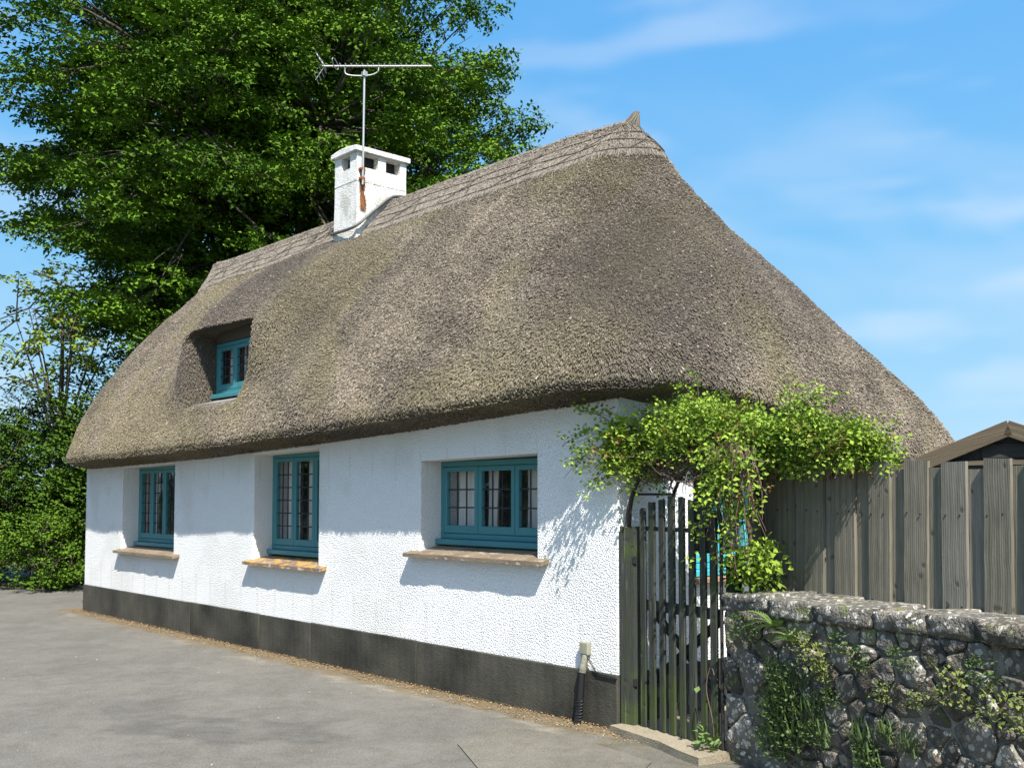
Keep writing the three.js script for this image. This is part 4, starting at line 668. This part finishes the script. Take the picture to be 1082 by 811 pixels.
// ---------------------------------------------------------------- climber over the arch and the fence
{
  const t = thing('climbing_plant', 'bright green climber sprawling over the arch, gate and fence top', 'climber', [1.0, 1.0, 0.0]), r = rng(404), O = V(1, 1, 0), items = [], stems = [], YG = [0.09, 0.17, 0.016], YL = [0.33, 0.46, 0.05];
  const add = (p, s = 1) => { const d = V(r() - 0.5, (r() - 0.35) * 0.8, r() - 0.5 + 0.25); items.push({ p: p.clone().sub(O), d, s: s * (0.7 + 0.6 * r()), c: r() < 0.05 ? [0.26, 0.17, 0.05] : mixc(YG, YL, r()), up: V(r() - 0.5, 1, r() - 0.3) }); };
  const blobs = []; // along arch then fence top
  for (let i = 0; i < 100; i++) { const u = r(), x = lerp(0.04, 1.95, u), hgt = lerp(0.26, 0.05, sst(0.5, 1, u)), y = lerp(1.97, 1.86, u) + 0.025 * Math.sin(u * 9) + hgt * (r() * 1.25 - 0.25), z = -0.28 + 0.2 * x - 0.19 * sst(0.7, 1.15, x) + (r() - 0.5) * lerp(0.42, 0.24, sst(0.7, 1.15, x)); blobs.push(V(x + (r() - 0.5) * 0.1, y - (u < 0.12 ? 0.12 : 0), z)); }
  for (const b of blobs) { const k = 30 + r() * 26; for (let i = 0; i < k; i++) { const d = V(r() - 0.5, r() - 0.5, r() - 0.5).multiplyScalar(0.22); add(b.clone().add(d), 0.52); } const a = V(b.x + (r() - 0.5) * 0.35, Math.max(1.75, b.y - 0.25 - r() * 0.2), b.z + (r() - 0.5) * 0.2); stems.push(tube([a, a.clone().lerp(b, 0.5).add(V((r() - 0.5) * 0.12, 0.02, (r() - 0.5) * 0.1)), b], 0.005, 0.002, 4, 4)); }
  // upright and straying shoots
  for (let i = 0; i < 46; i++) { const b = blobs[Math.floor(r() * blobs.length)], e = b.clone().add(V((r() - 0.5) * 0.3, 0.12 + r() * 0.2, (r() - 0.5) * 0.2)); stems.push(tube([b, b.clone().lerp(e, 0.5).add(V(0.02, 0.02, 0)), e], 0.003, 0.0015, 4, 4)); for (let k = 0; k < 6; k++) add(b.clone().lerp(e, 0.3 + 0.7 * r()), 0.5); }
  for (let i = 0; i < 16; i++) { const a = V(0.0 + r() * 0.1, 1.75 + r() * 0.35, 0.0 - r() * 0.05), e = a.clone().add(V(-0.10 - r() * 0.32, (r() - 0.55) * 0.5, 0.10 + r() * 0.16)), m = a.clone().lerp(e, 0.5).add(V(0, 0.06, 0.03)); stems.push(tube([a, m, e], 0.003, 0.0015, 5, 4)); for (let k = 0; k < 4; k++) add(m.clone().lerp(e, r()).add(V(0, (r() - 0.5) * 0.04, 0.01)), 0.55); if (i < 9) for (let k = 0; k < 10; k++) add(a.clone().add(V((r() - 0.6) * 0.12, (r() - 0.5) * 0.2, 0.04)), 0.8); }
  // hanging tangle on the fence side of the gate
  for (let i = 0; i < 62; i++) { const x = 0.86 + r() * 0.38, a = V(x, 1.85 + r() * 0.15, -0.03 + 0.2 * x - 0.12 + (r() - 0.4) * 0.2), e = V(x + (r() - 0.4) * 0.3, 1.12 + r() * 0.6, a.z + (r() - 0.3) * 0.14), m = a.clone().lerp(e, 0.5).add(V((r() - 0.5) * 0.12, (r() - 0.5) * 0.1, r() * 0.05)); stems.push(tube([a, m, e], 0.005, 0.002, 6, 4)); const n = r() < 0.5 ? 0 : 2 + r() * 7; for (let k = 0; k < n; k++) add(a.clone().lerp(e, Math.pow(r(), 1.1)).add(V((r() - 0.5) * 0.08, 0, (r() - 0.2) * 0.1)), 0.62); }
  for (let i = 0; i < 110; i++) { const d = V(r() - 0.5, r() - 0.5, r() - 0.5).multiplyScalar(0.30); add(V(1.16 + d.x * 0.9, 1.19 + d.y * 0.75, -0.02 + d.z * 0.7), 0.75); }
  // bare brown thicket inside
  for (let i = 0; i < 260; i++) { const x = 0.02 + r() * 1.1, a = V(x, 1.72 + r() * 0.28, -0.2 + 0.2 * x + (r() - 0.5) * 0.3), e = a.clone().add(V((r() - 0.5) * 0.5, (r() - 0.5) * 0.22, (r() - 0.5) * 0.3)); stems.push(tube([a, a.clone().lerp(e, 0.5).add(V(0, (r() - 0.5) * 0.08, 0.02)), e], 0.004, 0.002, 4, 4)); }
  const trunkPts = [V(1.02, 0.02, -0.24), V(0.98, 0.7, -0.2), V(1.04, 1.3, -0.14), V(0.93, 1.75, -0.12), V(0.7, 1.95, -0.15)];
  part('main_stem', tube(trunkPts.map((p) => p.sub(O)), 0.022, 0.012, 24, 6), M.vineBark, t);
  part('main_stem', tube([V(0.06, 0.3, -0.16), V(0.035, 1.0, -0.1), V(0.05, 1.55, -0.06), V(0.16, 1.82, -0.1), V(0.4, 1.97, -0.14)].map((p) => p.sub(O)), 0.018, 0.01, 24, 6), M.vineBark, t);
  const sg = merge(stems); sg.translate(-O.x, -O.y, -O.z); part('side_stems', sg, M.twig, t).userData.kind = 'stuff'; leaves(t, 'foliage', sprayVine, M.vineLeaf, items);
}
// ---------------------------------------------------------------- weeds in the rubble wall
{
  const frond = (len, seed) => { const r = rng(seed), l = [], n = 15; for (let i = 0; i < n; i++) { const t = (i + 1) / n; for (const s of [-1, 1]) { const g = leafGeo(len * 0.22 * Math.sin(Math.PI * (0.12 + 0.85 * t)) + 0.006, 0.014, 0.1); g.rotateY(s * 1.25); g.translate(0, -0.5 * len * t * t * t, len * t * 0.92); l.push(g); } } l.push(strip2(tube([[0, 0, 0], [0, -0.05 * len, len * 0.5], [0, -0.45 * len, len * 0.9]], 0.0018, 0.0008, 5, 4))); const m = mergeGeometries(l); return m; };
  const strip2 = (g) => { g.deleteAttribute('uv'); return g; };
  const fern = (seed) => { const r = rng(seed), l = []; for (let i = 0; i < 8; i++) { const g = frond(0.13 + 0.07 * r(), seed + i); g.rotateX(-0.25 - r() * 0.7); g.rotateY((i / 8 - 0.5) * 3.4 + r() * 0.4); l.push(g); } return mergeGeometries(l); };
  const grass = (seed) => { const r = rng(seed), l = []; for (let i = 0; i < 46; i++) { const h = 0.04 + 0.075 * r(), g = new THREE.BufferGeometry(), w = 0.0035, b = (r() - 0.3) * 0.9; g.setAttribute('position', new THREE.Float32BufferAttribute([-w, 0, 0, w, 0, 0, -w * 0.7, h * 0.6, h * 0.2 * b, w * 0.7, h * 0.6, h * 0.2 * b, 0, h, h * 0.75 * b], 3)); g.setIndex([0, 1, 3, 0, 3, 2, 2, 3, 4]); g.computeVertexNormals(); g.rotateX(0.9 * r() - 0.1); g.rotateY(r() * 6.28); g.rotateZ((r() - 0.5) * 1.3); g.translate((r() - 0.5) * 0.13, (r() - 0.5) * 0.10, r() * 0.03); l.push(g); } return mergeGeometries(l); };
  const tuft = (seed, n, rad, l) => { const r = rng(seed), list = []; for (let i = 0; i < n; i++) { const g = leafGeo(l * (0.6 + 0.7 * r()), l * 0.75, 0.15); g.rotateX(-r() * 1.4); g.rotateY(r() * 6.28); g.translate((r() - 0.5) * rad * 2, (r() - 0.5) * rad * 1.6, r() * rad * 0.8); list.push(g); } return mergeGeometries(list); };
  const lm = (c) => new THREE.MeshPhysicalMaterial({ color: rgb(...c), roughness: 0.65, transmission: 0.25, thickness: 0, side: THREE.DoubleSide });
  const GR = lm([0.07, 0.125, 0.02]), YGm = lm([0.15, 0.19, 0.03]), DG = lm([0.05, 0.09, 0.02]), FN = lm([0.12, 0.20, 0.035]);
  const protos = { fern: [fern(1), FN], fern2: [fern(2), FN], grass: [grass(3), GR], grass2: [grass(4), DG], tuft: [tuft(5, 120, 0.09, 0.026), GR], tuft2: [tuft(6, 90, 0.07, 0.024), YGm], cushion: [tuft(7, 150, 0.10, 0.022), YGm] };
  const W = (kind, name, label, s, y, k = 1, grpn = 'weeds in the rubble wall', cat = 'weed') => { const [g, m] = protos[kind]; const o = thing(name, label, cat, onWall(s, y, 0.045), wallTurn + (s * 7 % 1 - 0.5) * 0.5, grpn); o.scale.setScalar(k); part('leaves', g, m, o); part('roots', new THREE.ConeGeometry(0.012, 0.06, 5).rotateX(-1.5).translate(0, 0, -0.02), M.twig, o); };
  W('fern', 'fern', 'arching fern under the capping stones of the rubble wall', 0.50, 0.87, 1.0, null, 'fern'); W('fern2', 'fern', 'drooping fern below the arching one on the wall face', 0.66, 0.80, 0.9, null, 'fern');
  for (const [s, y, k] of [[0.55, 0.62, 1.0], [0.62, 0.50, 1.1], [0.53, 0.40, 1.1], [0.60, 0.30, 1.2], [0.50, 0.22, 1.2], [0.80, 0.33, 0.9], [1.2, 0.27, 1.0], [0.34, 0.83, 0.8], [0.24, 0.86, 1.0], [1.02, 0.85, 0.8], [1.16, 0.78, 0.9], [1.42, 0.82, 0.8], [0.95, 0.55, 0.7], [1.9, 0.82, 0.9]]) W('tuft', 'wall_weed', 'small mid-green leafy weed rooted in a joint of the rubble wall', s, y, k);
  for (const [s, y, k] of [[0.82, 0.75, 1.1], [1.3, 0.63, 0.7], [1.5, 0.62, 0.6], [1.75, 0.72, 1.2], [1.98, 0.66, 1.2], [0.70, 0.82, 0.8], [0.88, 0.68, 0.8]]) W('cushion', 'stonecrop', 'yellow-green cushion plant clinging to the rubble wall face', s, y, k, 'cushion plants on the rubble wall');
  for (const [s, y, k] of [[0.52, 0.56, 1.3], [0.60, 0.46, 1.4], [0.50, 0.34, 1.6], [0.62, 0.24, 1.7], [0.50, 0.16, 1.6], [0.78, 0.40, 1.3], [0.86, 0.30, 1.2], [1.15, 0.33, 1.3], [1.3, 0.40, 1.0], [1.2, 0.2, 1.3], [1.45, 0.36, 1.0]]) W('grass', 'grass_tuft', 'ragged grass tuft growing out of the rubble wall', s, y, k, 'grass tufts on the rubble wall', 'grass tuft');
  for (const [s, y, k] of [[0.56, 0.40, 1.3], [0.66, 0.58, 1.1], [0.45, 0.46, 1.0], [0.84, 0.50, 1.0]]) W('grass2', 'grass_tuft', 'dark drooping grass tuft hanging from the rubble wall', s, y, k, 'dark grass tufts on the rubble wall', 'grass tuft');
  { const o = thing('bramble_shoot', 'thin curling shoot with a few leaves beside the gate foot', 'shoot', [0.93, 0.03, 0.13]); part('stem', tube([[0, 0, 0], [0.02, 0.2, 0.04], [-0.02, 0.42, 0.05], [0.02, 0.55, 0.05], [0.05, 0.5, 0.06]], 0.005, 0.003, 16, 5), M.twig, o); const r = rng(8), l = []; for (let i = 0; i < 26; i++) { const g = leafGeo(0.055, 0.045, 0.15); g.rotateX(-r() * 1.2); g.rotateY(r() * 6.28); const lo = r() < 0.7; g.translate((r() - 0.6) * 0.16, lo ? 0.02 + r() * 0.12 : 0.3 + r() * 0.25, 0.03 + r() * 0.07); l.push(g); } part('leaves', mergeGeometries(l), FN, o); }
}
// ---------------------------------------------------------------- litter along the foot of the wall and grit on the lane
{
  const r = rng(606), g = new THREE.BufferGeometry(); g.setAttribute('position', new THREE.Float32BufferAttribute([-0.5, 0, 0, 0, 0.14, -0.35, 0.5, 0.05, 0, 0, 0.12, 0.35], 3)); g.setIndex([0, 2, 1, 0, 3, 2]); g.computeVertexNormals();
  const N = 9000, im = new THREE.InstancedMesh(g, M.litter, N), m = new THREE.Matrix4(), e = new THREE.Euler(), q = new THREE.Quaternion(), c = new THREE.Color(); im.name = 'leaf_litter';
  for (let i = 0; i < N; i++) { const x = -10.5 + 10.9 * r(), w = 0.06 + 0.30 * fbm(x * 1.7, 4.5, 3), z = 0.015 + w * Math.pow(r(), 1.7) * 1.1; const s = 0.008 + 0.02 * r() * r(); e.set((r() - 0.5) * 0.9, r() * 6.28, (r() - 0.5) * 0.9); m.compose(V(x, 0.008 + 0.008 * r() + 0.02 * Math.max(0, 0.1 - z), z), q.setFromEuler(e), V(s, s, s * 0.8)); im.setMatrixAt(i, m); const b = r(); c.setRGB(...(b < 0.4 ? [0.26, 0.15, 0.06] : b < 0.8 ? [0.2, 0.13, 0.07] : b < 0.92 ? [0.42, 0.32, 0.18] : [0.16, 0.17, 0.05])); im.setColorAt(i, c); }
  scene.add(im); tag(im, 'brown leaf litter and moss along the foot of the cottage wall', 'leaf litter', null, 'stuff');
  const pg = new THREE.IcosahedronGeometry(1, 0), K = 700, ig = new THREE.InstancedMesh(pg, std({ roughness: 1 }), K); ig.name = 'grit';
  for (let i = 0; i < K; i++) { const near = r() < 0.65, x = near ? -10.4 + 11 * r() : -9 + 12 * r(), z = near ? 0.1 + 0.5 * r() * r() : 0.2 + 4.2 * r(), s = 0.002 + 0.006 * r() ** 3; e.set(r() * 3, r() * 3, 0); m.compose(V(x, 0.010, z), q.setFromEuler(e), V(s, s * 0.6, s)); ig.setMatrixAt(i, m); const b = 0.14 + 0.3 * r(); c.setRGB(b, b * 0.95, b * 0.86); ig.setColorAt(i, c); }
  scene.add(ig); tag(ig, 'loose pale grit scattered over the tarmac lane', 'grit', null, 'stuff');
}
scene.traverse((o) => { if (o.isMesh) { o.castShadow = true; o.receiveShadow = true; } });
renderer.render(scene, camera);
